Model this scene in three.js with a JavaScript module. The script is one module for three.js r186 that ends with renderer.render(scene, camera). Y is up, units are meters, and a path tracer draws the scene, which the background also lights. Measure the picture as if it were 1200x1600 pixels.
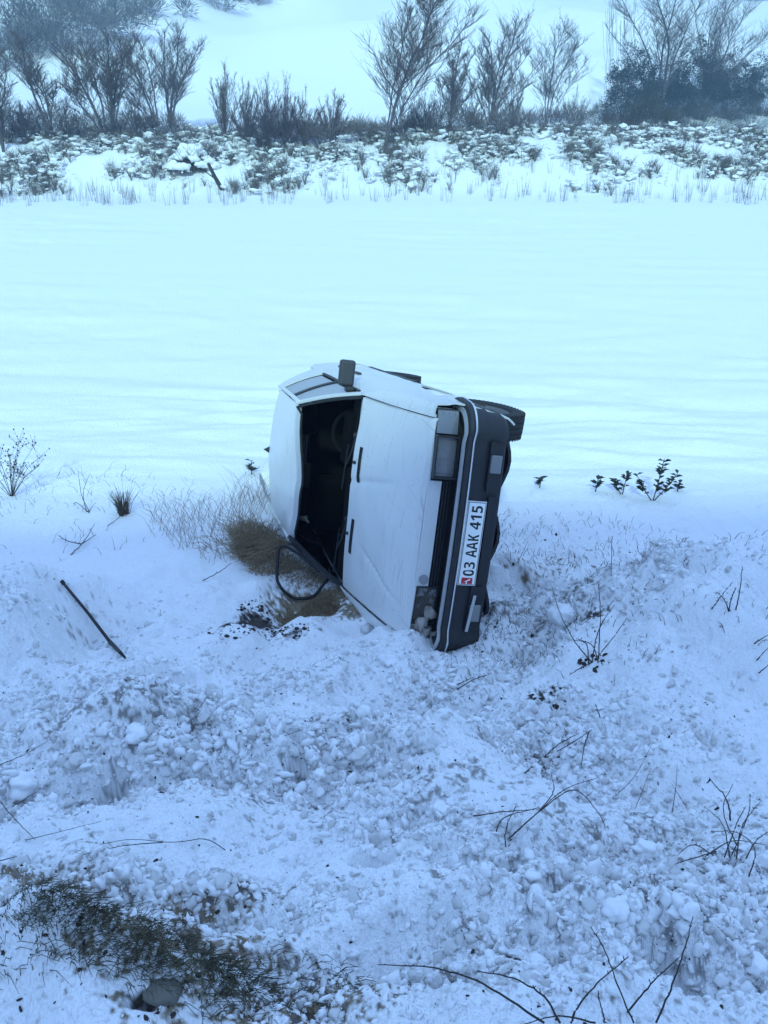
import * as THREE from 'three';
import { mergeGeometries, mergeVertices, toCreasedNormals } from 'three/addons/utils/BufferGeometryUtils.js';
import { RoundedBoxGeometry } from 'three/addons/geometries/RoundedBoxGeometry.js';

// ------------------------------------------------------------------ camera, sky, sun, exposure
const CAM_H = 2.6, PITCH = 20 * Math.PI / 180, F = 1256;           // F: focal length in photo pixels (1200 x 1600)
const scene = new THREE.Scene();
const camera = new THREE.PerspectiveCamera(2 * Math.atan(800 / F) * 180 / Math.PI, 0.75, 0.05, 1200);
camera.position.set(0, CAM_H, 0);
camera.rotation.set(-PITCH, 0, 0);
const renderer = new THREE.WebGLRenderer({ antialias: true });
renderer.setSize(768, 1024);
renderer.toneMapping = THREE.LinearToneMapping;
renderer.toneMappingExposure = 1.02;
renderer.shadowMap.enabled = true;

{ // cold, lightly veiled winter sky
  const W = 64, Hh = 32, data = new Float32Array(W * Hh * 4);
  for (let j = 0; j < Hh; j++) for (let i = 0; i < W; i++) {
    const e = ((j + 0.5) / Hh - 0.5) * Math.PI, t = Math.max(0, Math.sin(e)), k = 0.49 + 1.27 * t, o = (j * W + i) * 4;
    data[o] = 0.405 * k; data[o + 1] = 0.675 * k; data[o + 2] = 1.22 * k; data[o + 3] = 1;
  }
  const sky = new THREE.DataTexture(data, W, Hh, THREE.RGBAFormat, THREE.FloatType);
  sky.mapping = THREE.EquirectangularReflectionMapping; sky.magFilter = THREE.LinearFilter; sky.minFilter = THREE.LinearFilter; sky.needsUpdate = true;
  scene.background = sky; scene.environment = sky;
}
const SUN_EL = 29 * Math.PI / 180, SUN_AZ = -6 * Math.PI / 180;
const sun = new THREE.DirectionalLight(new THREE.Color().setRGB(0.62, 1.0, 0.86), 4.5);
sun.position.set(Math.sin(SUN_AZ) * Math.cos(SUN_EL) * 120, Math.sin(SUN_EL) * 120, Math.cos(SUN_AZ) * Math.cos(SUN_EL) * 120);
sun.target.position.set(0, 0, -20); sun.position.z -= 20;
sun.castShadow = true; sun.shadow.radius = 4; sun.shadow.mapSize.set(4096, 4096);
Object.assign(sun.shadow.camera, { left: -70, right: 70, top: 60, bottom: -60, near: 1, far: 400 });
sun.shadow.bias = -0.0006; sun.shadow.normalBias = 0.03;
scene.add(sun, sun.target);
scene.fog = new THREE.FogExp2(new THREE.Color().setRGB(0.5, 0.72, 1.0), 0.0034);

// ------------------------------------------------------------------ helpers
function rng(seed) { let a = seed >>> 0; return () => { a = (a + 0x6D2B79F5) >>> 0; let t = Math.imul(a ^ (a >>> 15), 1 | a); t = (t + Math.imul(t ^ (t >>> 7), 61 | t)) ^ t; return ((t ^ (t >>> 14)) >>> 0) / 4294967296; }; }
const clamp = (x, a = 0, b = 1) => Math.min(b, Math.max(a, x));
const ss = (a, b, x) => { const t = clamp((x - a) / (b - a)); return t * t * (3 - 2 * t); };
const lerp = (a, b, t) => a + (b - a) * t;
const V = (x, y, z) => new THREE.Vector3(x, y, z);
const hash2 = (x, y, s = 0) => { let h = Math.imul(x | 0, 374761393) ^ Math.imul(y | 0, 668265263) ^ Math.imul(s + 11, 1274126177); h = Math.imul(h ^ (h >>> 13), 1274126177); return ((h ^ (h >>> 16)) >>> 0) / 4294967296; };
const GR = []; for (let i = 0; i < 64; i++) GR.push([Math.cos(i / 64 * 6.28318), Math.sin(i / 64 * 6.28318)]);
function noise(x, y, s = 0) { // gradient noise, about -0.7 .. 0.7
  const xi = Math.floor(x), yi = Math.floor(y), fx = x - xi, fy = y - yi;
  const u = fx * fx * fx * (fx * (fx * 6 - 15) + 10), v = fy * fy * fy * (fy * (fy * 6 - 15) + 10);
  const d = (a, b) => { const g = GR[(hash2(xi + a, yi + b, s) * 64) | 0]; return g[0] * (fx - a) + g[1] * (fy - b); };
  return lerp(lerp(d(0, 0), d(1, 0), u), lerp(d(0, 1), d(1, 1), u), v);
}
const hash3 = (x, y, z, s) => { let h = Math.imul(x, 374761393) ^ Math.imul(y, 668265263) ^ Math.imul(z, 2147483647 - 40503) ^ Math.imul(s + 11, 1274126177); h = Math.imul(h ^ (h >>> 13), 1274126177); h = Math.imul(h ^ (h >>> 15), 2246822519); return ((h ^ (h >>> 16)) >>> 0) / 4294967296; };
function vnoise3(x, y, z, s = 0) { // value noise, -1 .. 1
  const xi = Math.floor(x), yi = Math.floor(y), zi = Math.floor(z); let u = x - xi, v = y - yi, w = z - zi; u = u * u * (3 - 2 * u); v = v * v * (3 - 2 * v); w = w * w * (3 - 2 * w);
  const q = (a, b, c) => hash3(xi + a, yi + b, zi + c, s);
  return 2 * lerp(lerp(lerp(q(0, 0, 0), q(1, 0, 0), u), lerp(q(0, 1, 0), q(1, 1, 0), u), v), lerp(lerp(q(0, 0, 1), q(1, 0, 1), u), lerp(q(0, 1, 1), q(1, 1, 1), u), v), w) - 1;
}
const billow = (x, y, s) => 1 - Math.min(1, Math.abs(noise(x, y, s)) * 2.4);          // 1 on creases
const fbm = (x, y, n, s = 0) => { let a = 0, k = 1; for (let i = 0; i < n; i++) { a += noise(x, y, s + i) * k; x = x * 2.03 + 7.1; y = y * 2.03 + 3.7; k *= 0.5; } return a; };

const taken = {};
function numbered(n) { if (!(n in taken)) { taken[n] = 0; return n; } taken[n]++; return n + '_' + String(taken[n]).padStart(3, '0'); }
function tag(o, label, category, group, kind) { o.userData = {}; if (label) o.userData.label = label; if (category) o.userData.category = category; if (group) o.userData.group = group; if (kind) o.userData.kind = kind; return o; }
function shade(o) { o.castShadow = true; o.receiveShadow = true; return o; }
function thing(name, label, category, pos, group) { const g = new THREE.Group(); g.name = numbered(name); g.position.copy(pos); tag(g, label, category, group); scene.add(g); return g; }
function mesh(name, geo, mat, parent, top) { const m = shade(new THREE.Mesh(geo, mat)); m.name = top ? numbered(name) : name; parent.add(m); return m; }

class MB { // collects tubes, quads and blobs of one mesh
  constructor() { this.p = []; this.i = []; }
  get n() { return this.p.length / 3; }
  tube(pts, r0, r1, sides = 3, cap = false) {
    const base = this.n, N = pts.length, t = V(0, 0, 0), u = V(0, 0, 0), w = V(0, 0, 0);
    for (let k = 0; k < N; k++) {
      t.subVectors(pts[Math.min(N - 1, k + 1)], pts[Math.max(0, k - 1)]).normalize();
      u.set(Math.abs(t.y) < 0.9 ? 0 : 1, Math.abs(t.y) < 0.9 ? 1 : 0, 0).cross(t).normalize(); w.crossVectors(t, u);
      const f = k / (N - 1), r = typeof r0 === 'function' ? r0(f) : lerp(r0, r1, f);
      for (let s = 0; s < sides; s++) { const a = s / sides * 6.283185; this.p.push(pts[k].x + (u.x * Math.cos(a) + w.x * Math.sin(a)) * r, pts[k].y + (u.y * Math.cos(a) + w.y * Math.sin(a)) * r, pts[k].z + (u.z * Math.cos(a) + w.z * Math.sin(a)) * r); }
    }
    for (let k = 0; k < N - 1; k++) for (let s = 0; s < sides; s++) { const a = base + k * sides + s, b = base + k * sides + (s + 1) % sides; this.i.push(a, b, a + sides, b, b + sides, a + sides); }
    if (cap) for (const k of [0, N - 1]) { const c = this.n; this.p.push(pts[k].x, pts[k].y, pts[k].z); for (let s = 0; s < sides; s++) this.i.push(c, base + k * sides + s, base + k * sides + (s + 1) % sides); }
  }
  tri(a, b, c) { const n = this.n; this.p.push(a.x, a.y, a.z, b.x, b.y, b.z, c.x, c.y, c.z); this.i.push(n, n + 1, n + 2); }
  leaf(p, d, side, len, wid) { // folded, pointed leaf
    const n = this.n, m = p.clone().addScaledVector(d, len * 0.45), e = p.clone().addScaledVector(d, len), dn = side.clone().cross(d).multiplyScalar(wid * 0.35);
    const a = m.clone().addScaledVector(side, wid / 2).add(dn), b = m.clone().addScaledVector(side, -wid / 2).add(dn);
    this.p.push(p.x, p.y, p.z, a.x, a.y, a.z, e.x, e.y, e.z, b.x, b.y, b.z); this.i.push(n, n + 1, n + 2, n, n + 2, n + 3);
  }
  geo() { const g = new THREE.BufferGeometry(); g.setAttribute('position', new THREE.Float32BufferAttribute(this.p, 3)); g.setIndex(this.i); g.computeVertexNormals(); return g; }
}

// ------------------------------------------------------------------ terrain
const PROF = [[-400, 40], [-60, 16], [-16, 12.6], [-12.5, 11.4], [-10.5, 9.4], [-7, 4], [-5, 1.25], [-4.2, 1.0], [0, 1.0], [1.15, 1.0], [1.8, 0.8], [2.8, 0.45], [3.6, 0.2], [4.4, 0.06], [5.2, 0], [6.5, 0], [8, 0.04], [12, 0.3], [20, 1.25], [34, 3.0], [38.5, 3.6], [41, 4.9], [43.5, 6.1], [46, 6.6], [48, 6.8], [58, 7.9], [80, 12], [120, 24], [200, 52], [300, 85], [440, 120]];  // negative distances: unseen hillside behind the camera, added to shade the foreground
const TAN = PROF.map((p, i) => {
  if (i === 0 || i === PROF.length - 1) return 0;
  const a = (p[1] - PROF[i - 1][1]) / (p[0] - PROF[i - 1][0]), b = (PROF[i + 1][1] - p[1]) / (PROF[i + 1][0] - p[0]);
  return a * b <= 0 ? 0 : 2 * a * b / (a + b);
});
function prof(d) {
  if (d <= PROF[0][0]) return PROF[0][1]; const L = PROF.length - 1; if (d >= PROF[L][0]) return PROF[L][1];
  let i = 0; while (PROF[i + 1][0] < d) i++;
  const w = PROF[i + 1][0] - PROF[i][0], t = (d - PROF[i][0]) / w, t2 = t * t, t3 = t2 * t;
  return (2 * t3 - 3 * t2 + 1) * PROF[i][1] + (t3 - 2 * t2 + t) * w * TAN[i] + (3 * t2 - 2 * t3) * PROF[i + 1][1] + (t3 - t2) * w * TAN[i + 1];
}
function Hbase(x, z) {
  let d = -z;
  if (d > 30 && d < 60) d += (1.2 * Math.sin(x * 0.13 + 1.0) + 0.05 * Math.min(0, x + 6) * -1.6) * ss(30, 36, d) * (1 - ss(48, 60, d));
  let h = prof(d);
  if (d > 48) h += ss(48, 110, d) * (fbm(x * 0.018, d * 0.02, 3, 40) * 9 + noise(x * 0.006 + 3, d * 0.006, 44) * 14 - x * 0.03);
  if (d < -5) h += ss(5, 11, -d) * (noise(x * 0.09, 1.7, 51) * 1.1 + x * 0.08);
  return h;
}
const cs = Math.cos(PITCH), sn = Math.sin(PITCH);
function ray(px, py) { const x = (px - 600) / F, y = (py - 800) / F; return V(x, -y * cs - sn, -(cs - y * sn)); }  // not unit: depth 1 along the lens axis
function hit(px, py, height, lift = 0) {
  const r = ray(px, py); let t = 0.6, p = 0;
  for (let k = 0; k < 4000; k++) {
    const y = CAM_H + r.y * t - lift - height(r.x * t, r.z * t);
    if (y < 0) { let a = p, b = t; for (let j = 0; j < 24; j++) { const m = (a + b) / 2; if (CAM_H + r.y * m - lift - height(r.x * m, r.z * m) < 0) b = m; else a = m; } t = b; break; }
    p = t; t += Math.max(0.01, t * 0.006);
  }
  return V(r.x * t, CAM_H + r.y * t, r.z * t);
}
// local relief: [px, py, radius across (m), radius away (m), height (m), sharpness]
const BUMPS = [
  [1120, 1050, 0.85, 0.5, 0.36, 1], [1060, 1190, 0.45, 0.2, -0.1, 1], [900, 1170, 0.3, 0.25, -0.08, 1], [1010, 1010, 0.4, 0.35, 0.16, 1], [1190, 1010, 0.6, 0.5, 0.12, 1], [850, 985, 0.5, 0.3, 0.13, 1],
  [20, 1010, 0.4, 0.45, 0.3, 1], [140, 965, 0.4, 0.5, -0.2, 1], [70, 850, 0.9, 0.5, -0.1, 1], [20, 930, 0.35, 0.3, 0.12, 1],
  [255, 1078, 0.17, 0.12, -0.11, 2], [390, 1165, 1.0, 0.22, 0.13, 1], [150, 1150, 0.55, 0.25, 0.1, 1], [600, 990, 0.1, 0.08, 0.045, 1], [575, 962, 0.1, 0.09, 0.05, 1], [555, 940, 0.1, 0.1, 0.05, 1],
  [300, 1290, 0.7, 0.18, -0.05, 1], [780, 1360, 0.09, 0.1, -0.17, 2], [175, 1200, 0.06, 0.05, -0.08, 2], [465, 1195, 0.05, 0.05, -0.09, 2], [1040, 1480, 0.06, 0.05, -0.05, 2], [590, 1330, 0.08, 0.06, -0.08, 2], [880, 1430, 0.07, 0.05, -0.06, 2], [700, 1540, 0.07, 0.04, -0.06, 2], [700, 1090, 0.5, 0.25, -0.11, 1], [640, 1240, 0.4, 0.14, -0.09, 1], [500, 1110, 0.35, 0.12, 0.07, 1], [560, 1150, 0.25, 0.1, -0.06, 1], [250, 1210, 0.5, 0.07, -0.06, 1], [560, 1290, 0.3, 0.08, 0.05, 1], [700, 1330, 0.3, 0.1, 0.06, 1], [900, 1360, 0.25, 0.09, -0.07, 1], [800, 1310, 0.26, 0.14, -0.08, 1], [560, 1085, 0.4, 0.1, -0.05, 1], [300, 1060, 0.35, 0.15, 0.06, 1], [1000, 1540, 0.3, 0.08, 0.04, 1], [680, 1480, 0.25, 0.07, -0.04, 1], [420, 1470, 0.2, 0.06, 0.04, 1], [330, 1130, 0.3, 0.12, -0.07, 1], [80, 1110, 0.25, 0.12, -0.08, 1], [840, 1040, 0.2, 0.15, -0.08, 1],
  [90, 1540, 0.24, 0.15, 0.1, 1], [20, 1500, 0.2, 0.1, 0.06, 1], [225, 1592, 0.03, 0.015, -0.03, 2], [135, 1425, 0.1, 0.07, -0.09, 2], [350, 1420, 0.22, 0.06, 0.05, 1], [820, 1440, 0.35, 0.12, 0.06, 1],
  [960, 1430, 0.22, 0.12, 0.07, 1], [1100, 1300, 0.4, 0.25, -0.07, 1], [820, 1470, 0.35, 0.14, 0.05, 1], [650, 1420, 0.35, 0.16, 0.05, 1], [400, 960, 0.24, 0.2, -0.05, 1], [470, 930, 0.25, 0.25, -0.09, 1], [380, 850, 0.3, 0.3, 0.05, 1],
  [885, 900, 1.2, 0.35, 0.06, 1], [1130, 960, 0.5, 0.4, 0.06, 1],
].map(([px, py, rx, rz, h, s]) => { const c = hit(px, py, Hbase); return { x: c.x, z: c.z, rx, rz, h, s }; });
// churn: how broken the snow is; [px, py, rx, rz, strength]
const CHURN = [
  [120, 1120, 0.7, 0.5, 0.8], [330, 1190, 0.75, 0.3, 1], [560, 1180, 0.5, 0.3, 0.9], [640, 1260, 0.45, 0.25, 1], [60, 1230, 0.5, 0.3, 0.9], [520, 1060, 0.7, 0.4, 0.6], [900, 1000, 0.7, 0.5, 0.7],
  [700, 1070, 0.7, 0.4, 0.8], [860, 1130, 0.6, 0.5, 0.8], [1000, 1320, 0.6, 0.35, 1], [960, 1440, 0.4, 0.25, 1], [1100, 1250, 0.5, 0.4, 0.7], [1120, 1460, 0.35, 0.25, 0.9], [200, 1390, 0.6, 0.2, 0.8], [420, 1400, 0.4, 0.2, 0.8],
  [780, 1340, 0.3, 0.2, 0.8], [480, 1530, 0.4, 0.15, 0.8], [800, 1480, 0.5, 0.2, 0.5], [1080, 1000, 0.8, 0.5, 0.35], [60, 1000, 0.6, 0.6, 0.4], [750, 1560, 0.5, 0.15, 0.6],
].map(([px, py, rx, rz, s]) => { const c = hit(px, py, Hbase); return { x: c.x, z: c.z, rx, rz, s }; });
const gauss = (x, z, b) => { const u = (x - b.x) / b.rx, v = (z - b.z) / b.rz, q = u * u + v * v; return q > 7 ? 0 : Math.exp(-Math.pow(q, b.s > 1 ? b.s : 1)); };
function churnAt(x, z) { let c = 0; for (const b of CHURN) c = Math.max(c, gauss(x, z, b) * (b.s)); return clamp(c + fbm(x * 1.3, z * 1.3, 2, 9) * 0.5 * ss(0.05, 0.3, c)); }
CHURN.forEach((b) => { b.k = b.s; });
function churn(x, z) { let c = 0; for (const b of CHURN) { const u = (x - b.x) / b.rx, v = (z - b.z) / b.rz, q = u * u + v * v; if (q < 7) c = Math.max(c, Math.exp(-q * 0.8) * b.k); } return clamp(c + fbm(x * 1.4, z * 1.4, 2, 9) * 0.6 * ss(0.03, 0.3, c)); }
const POSE = (() => { // where the car came to rest
  const w = (a) => V(a[0], -a[1] * cs - a[2] * sn, -(a[2] * cs - a[1] * sn));
  const f = w([0.223, 0.237, -0.945]).normalize(), r = w([-0.113, 0.970, 0.216]); r.addScaledVector(f, -r.dot(f)).normalize(); const u = V(0, 0, 0).crossVectors(r, f);
  return { f, r, u, o: w([0.9347, 0.1923, 4.9796]).add(V(0, CAM_H, 0)), m: new THREE.Matrix4().makeBasis(f, u, r) };
})();
function pressed(x, z, h) { // snow crushed down by the cabin lying on it
  const { f, r, u, o } = POSE, c = 0.735, ax = x - o.x - r.x * c, az = z - o.z - r.z * c, det = f.x * u.z - f.z * u.x, X = (ax * u.z - az * u.x) / det, Y = (f.x * az - f.z * ax) / det;
  if (X > -1.16 || X < -4.1 || Y < 0.2 || Y > 1.3) return h;
  return Math.min(h, o.y + X * f.y + Y * u.y + r.y * (c - 0.2 * ss(0.93, 1.3, Y)) - 0.03);
}
function H(x, z) {
  let h = Hbase(x, z); const d = -z;
  if (d < 12 && d > 0.3 && Math.abs(x) < 9) {
    for (const b of BUMPS) h += gauss(x, z, b) * b.h * 1.8;
    const near = 1 - ss(4.6, 7.5, d), c = churn(x, z), base = 0.25 * near + 0.08 * (1 - ss(6, 11, d));
    const k = Math.max(c, base);
    h += fbm(x * 1.7, z * 1.7, 3, 1) * 0.19 * near; h -= Math.pow(billow(x * 2.6 + noise(x * 4, z * 4, 73) * 0.3, z * 3.4, 24), 3) * 0.09 * Math.max(c, 0.25) * near;
    h += fbm(x * 5 + 3, z * 5, 2, 5) * (0.02 + 0.055 * k) * (0.15 + 0.85 * near);
    const wx = x + noise(x * 9, z * 9, 71) * 0.03, wz = z + noise(x * 9 + 5, z * 9, 72) * 0.03;
    h -= billow(wx * 7, wz * 7, 20) * 0.045 * c * (0.4 + hash2(0, 0) * 0.2 + 0.9 * Math.abs(noise(x * 2.3, z * 2.3, 23)) * 1.6);
    h -= billow(wx * 17 + 4, wz * 17, 21) * 0.016 * Math.max(c, 0.3 * near); h -= billow(wx * 39 + 2, wz * 39, 22) * 0.006 * Math.max(c, 0.25) * near;
    h += noise(x * 45, z * 45, 30) * 0.005 * near * (0.4 + k);
    if (d > 4 && d < 9) h += Math.max(0, noise(x * 7, z * 7, 33) - 0.18) * 0.09 * ss(4, 5.5, d) * (1 - ss(7, 8.5, d)) * ss(0.1, 1.2, x + noise(x, z, 34));
  }
  if (d > 6 && d < 40) { // wind-drawn ripples in the field
    const k = ss(6, 9, d) * (1 - ss(30, 40, d));
    const pa = 0.35 + 1.5 * Math.max(0, noise(x * 0.12, d * 0.16, 62) + 0.25); h += (1 + 0.9 * (1 - ss(10, 18, d))) * (fbm(x * 0.2 + noise(x * 0.1, d * 0.5, 61) * 2, d * 1.0 + x * 0.12, 3, 60) * 0.055 * pa + fbm(x * 0.9 + d * 0.3, d * 3.0, 3, 66) * 0.022 * pa) * k;
  }
  if (d > 4 && d < 10 && x > -1.5 && x < 1.6) h = pressed(x, z, h);
  if (d > 35 && d < 60) h += fbm(x * 0.8, d * 0.8, 3, 80) * 0.35 * ss(38, 40, d);
  return h;
}
const G = (px, py, lift = 0) => hit(px, py, H, lift);

// dirt on the snow, and shade painted in as grey grain: [px, py, rx, rz, amount, kind] kind 0 soil, 1 slush/grit that also darkens for shaded gaps, 2 dead grass litter
const DIRT_AND_SHADE = [
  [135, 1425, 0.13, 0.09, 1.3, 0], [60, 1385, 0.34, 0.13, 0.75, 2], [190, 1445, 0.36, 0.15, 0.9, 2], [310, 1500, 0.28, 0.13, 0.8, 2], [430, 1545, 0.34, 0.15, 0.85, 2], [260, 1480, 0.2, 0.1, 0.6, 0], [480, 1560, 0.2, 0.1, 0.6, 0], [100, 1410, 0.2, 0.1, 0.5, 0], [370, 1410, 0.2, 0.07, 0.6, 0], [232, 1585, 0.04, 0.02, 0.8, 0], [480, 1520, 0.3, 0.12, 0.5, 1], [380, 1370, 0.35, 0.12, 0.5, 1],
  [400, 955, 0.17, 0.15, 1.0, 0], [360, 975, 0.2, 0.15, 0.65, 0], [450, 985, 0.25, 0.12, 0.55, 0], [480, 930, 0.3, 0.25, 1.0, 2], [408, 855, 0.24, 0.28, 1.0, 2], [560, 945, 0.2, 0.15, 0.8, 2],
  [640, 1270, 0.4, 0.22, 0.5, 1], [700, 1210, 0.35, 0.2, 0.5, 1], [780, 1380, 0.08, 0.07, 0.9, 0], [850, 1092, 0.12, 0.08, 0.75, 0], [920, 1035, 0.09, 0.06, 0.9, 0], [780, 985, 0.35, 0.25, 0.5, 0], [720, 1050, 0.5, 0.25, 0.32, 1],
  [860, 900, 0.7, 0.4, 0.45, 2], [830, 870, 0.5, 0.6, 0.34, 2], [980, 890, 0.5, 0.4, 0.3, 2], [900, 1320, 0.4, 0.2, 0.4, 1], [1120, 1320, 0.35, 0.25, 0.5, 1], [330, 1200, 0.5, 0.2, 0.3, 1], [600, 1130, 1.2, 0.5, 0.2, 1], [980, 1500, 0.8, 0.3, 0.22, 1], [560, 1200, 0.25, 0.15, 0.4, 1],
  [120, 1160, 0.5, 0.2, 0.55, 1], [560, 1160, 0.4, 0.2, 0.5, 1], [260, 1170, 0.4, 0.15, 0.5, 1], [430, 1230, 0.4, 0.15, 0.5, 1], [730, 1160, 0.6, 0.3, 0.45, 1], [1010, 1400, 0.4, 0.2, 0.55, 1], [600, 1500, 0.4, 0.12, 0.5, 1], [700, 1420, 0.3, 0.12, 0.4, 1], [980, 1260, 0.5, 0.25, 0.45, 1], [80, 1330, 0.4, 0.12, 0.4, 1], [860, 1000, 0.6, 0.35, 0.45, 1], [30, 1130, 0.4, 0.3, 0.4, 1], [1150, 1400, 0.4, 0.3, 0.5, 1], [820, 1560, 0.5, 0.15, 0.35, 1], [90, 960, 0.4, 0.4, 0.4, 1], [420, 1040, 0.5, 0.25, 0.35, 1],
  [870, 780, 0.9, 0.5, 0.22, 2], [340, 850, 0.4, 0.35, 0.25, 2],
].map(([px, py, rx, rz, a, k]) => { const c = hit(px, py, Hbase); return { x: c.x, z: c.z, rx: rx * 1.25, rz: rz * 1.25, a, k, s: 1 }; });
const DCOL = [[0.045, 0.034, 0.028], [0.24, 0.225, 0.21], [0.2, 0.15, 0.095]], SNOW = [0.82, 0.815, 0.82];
function groundColor(x, z, out, slopeHint) {
  const d = -z; let r = SNOW[0], g = SNOW[1], b = SNOW[2]; const y = slopeHint;
  if (d > 0.3 && d < 11 && Math.abs(x) < 9) {
    const g1 = vnoise3(x * 14, y * 14, z * 14, 90), g2 = vnoise3(x * 37, y * 37, z * 37, 91), g3 = vnoise3(x * 90, y * 90, z * 90, 92), g4 = vnoise3(x * 5, y * 5, z * 5, 93), grain = 0.5 + g4 * 0.16 + g1 * 0.25 + g2 * 0.4 + g3 * 0.5;
    for (const q of DIRT_AND_SHADE) {
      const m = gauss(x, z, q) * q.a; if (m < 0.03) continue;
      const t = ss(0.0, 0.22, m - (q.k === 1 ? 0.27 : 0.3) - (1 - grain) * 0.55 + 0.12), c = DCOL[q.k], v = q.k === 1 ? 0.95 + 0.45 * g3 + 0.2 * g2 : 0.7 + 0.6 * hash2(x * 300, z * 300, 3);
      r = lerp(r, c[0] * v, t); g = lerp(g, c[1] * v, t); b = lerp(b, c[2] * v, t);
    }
    const near = 1 - ss(3.8, 7, d); // loose grit, and dark specks painting the shaded gaps in the thrown snow
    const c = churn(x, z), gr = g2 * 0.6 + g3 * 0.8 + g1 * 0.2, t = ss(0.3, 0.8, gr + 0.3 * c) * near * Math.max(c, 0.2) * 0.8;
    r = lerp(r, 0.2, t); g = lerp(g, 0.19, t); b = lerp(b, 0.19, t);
  }
  out[0] = r; out[1] = g; out[2] = b;
}
const bumpTex = (() => { // fine crystalline grain
  const N = 512, a = new Uint8Array(N * N * 4), R = rng(5), f = new Float32Array(N * N);
  for (const [cells, amp] of [[32, 0.5], [90, 0.35], [256, 0.25]]) {
    const g = new Float32Array(cells * cells).map(() => R());
    for (let y = 0; y < N; y++) for (let x = 0; x < N; x++) { const u = x / N * cells, v = y / N * cells, i = Math.floor(u), j = Math.floor(v), s = u - i, t = v - j, q = (a, b) => g[((j + b) % cells) * cells + (i + a) % cells]; f[y * N + x] += amp * lerp(lerp(q(0, 0), q(1, 0), s), lerp(q(0, 1), q(1, 1), s), t); }
  }
  for (let i = 0; i < N * N; i++) { const v = clamp(f[i] / 1.1) * 255; a[i * 4] = a[i * 4 + 1] = a[i * 4 + 2] = v; a[i * 4 + 3] = 255; }
  const t = new THREE.DataTexture(a, N, N); t.wrapS = t.wrapT = THREE.RepeatWrapping; t.magFilter = THREE.LinearFilter; t.minFilter = THREE.LinearMipmapLinearFilter; t.generateMipmaps = true; t.needsUpdate = true; return t;
})();
const snowMat = new THREE.MeshStandardMaterial({ vertexColors: true, roughness: 0.92, bumpMap: bumpTex, bumpScale: 0.012 });
const cleanSnow = new THREE.MeshStandardMaterial({ color: new THREE.Color().setRGB(0.82, 0.815, 0.82), roughness: 0.95 });
{
  const rs = [0.02, 0.35, 0.65, 0.85]; while (rs[rs.length - 1] < 265) { const r = rs[rs.length - 1]; rs.push(r * (r < 5.5 ? 1.003 : r < 12 ? 1.006 : r < 36 ? 1.012 : r < 60 ? 1.014 : 1.03)); }
  const th = []; for (let a = -40; a <= 40.001; a += 0.165) th.push(a); for (let a = 46; a < 319; a += 7) th.push(a);
  const C = th.length, Rn = rs.length, pos = new Float32Array(C * Rn * 3), col = new Float32Array(C * Rn * 3), uv = new Float32Array(C * Rn * 2), idx = new Uint32Array((Rn - 1) * C * 6), o = [0, 0, 0];
  let q = 0;
  for (let i = 0; i < Rn; i++) for (let j = 0; j < C; j++) {
    const a = th[j] * Math.PI / 180, x = Math.sin(a) * rs[i], z = -Math.cos(a) * rs[i], k = i * C + j;
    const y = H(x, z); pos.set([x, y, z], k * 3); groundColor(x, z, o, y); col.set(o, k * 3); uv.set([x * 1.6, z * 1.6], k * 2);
  }
  for (let i = 0; i < Rn - 1; i++) for (let j = 0; j < C; j++) { const a = i * C + j, b = i * C + (j + 1) % C; idx.set([a, b, a + C, b, b + C, a + C], q); q += 6; }
  const g = new THREE.BufferGeometry(); g.setAttribute('position', new THREE.BufferAttribute(pos, 3)); g.setAttribute('color', new THREE.BufferAttribute(col, 3)); g.setAttribute('uv', new THREE.BufferAttribute(uv, 2)); g.setIndex(new THREE.BufferAttribute(idx, 1)); g.computeVertexNormals();
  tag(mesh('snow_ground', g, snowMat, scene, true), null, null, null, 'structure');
}

// ------------------------------------------------------------------ the car
const std = (r, g, b, rough = 0.6, o = {}) => new THREE.MeshPhysicalMaterial({ color: new THREE.Color().setRGB(r, g, b), roughness: rough, side: THREE.DoubleSide, ...o });
const dirtTex = (() => { // road film: specks, streaks and smears on white paint
  const N = 512, c = document.createElement('canvas'); c.width = c.height = N; const x = c.getContext('2d'), R = rng(77);
  x.fillStyle = '#ffffff'; x.fillRect(0, 0, N, N);
  for (let i = 0; i < 900; i++) { const g = 120 + R() * 100; x.fillStyle = `rgba(${g},${g * 0.96},${g * 0.9},${0.1 + R() * 0.35})`; x.beginPath(); x.arc(R() * N, R() * N, 0.4 + R() * R() * 2.2, 0, 7); x.fill(); }
  for (let i = 0; i < 16; i++) { const a = R() * N, b = R() * N, l = 20 + R() * 110; x.strokeStyle = `rgba(120,115,108,${0.1 + R() * 0.25})`; x.lineWidth = 0.5 + R(); x.beginPath(); x.moveTo(a, b); x.lineTo(a + l, b + l * (R() - 0.5)); x.stroke(); }
  for (let i = 0; i < 90; i++) { const a = R() * N, b = R() * N, l = 20 + R() * 90; x.strokeStyle = `rgba(130,125,118,${0.06 + R() * 0.22})`; x.lineWidth = 0.6 + R() * 1.6; x.beginPath(); x.moveTo(a, b); x.lineTo(a + l * (R() - 0.5) * 0.5, b + l); x.stroke(); }
  const t = new THREE.CanvasTexture(c); t.colorSpace = THREE.SRGBColorSpace; t.wrapS = t.wrapT = THREE.RepeatWrapping; return t;
})();
const paint = std(0.65, 0.65, 0.645, 0.38, { map: dirtTex, clearcoat: 0.35, clearcoatRoughness: 0.25 });
const paintPlain = std(0.65, 0.65, 0.645, 0.4, { clearcoat: 0.3, clearcoatRoughness: 0.3 });
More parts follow.
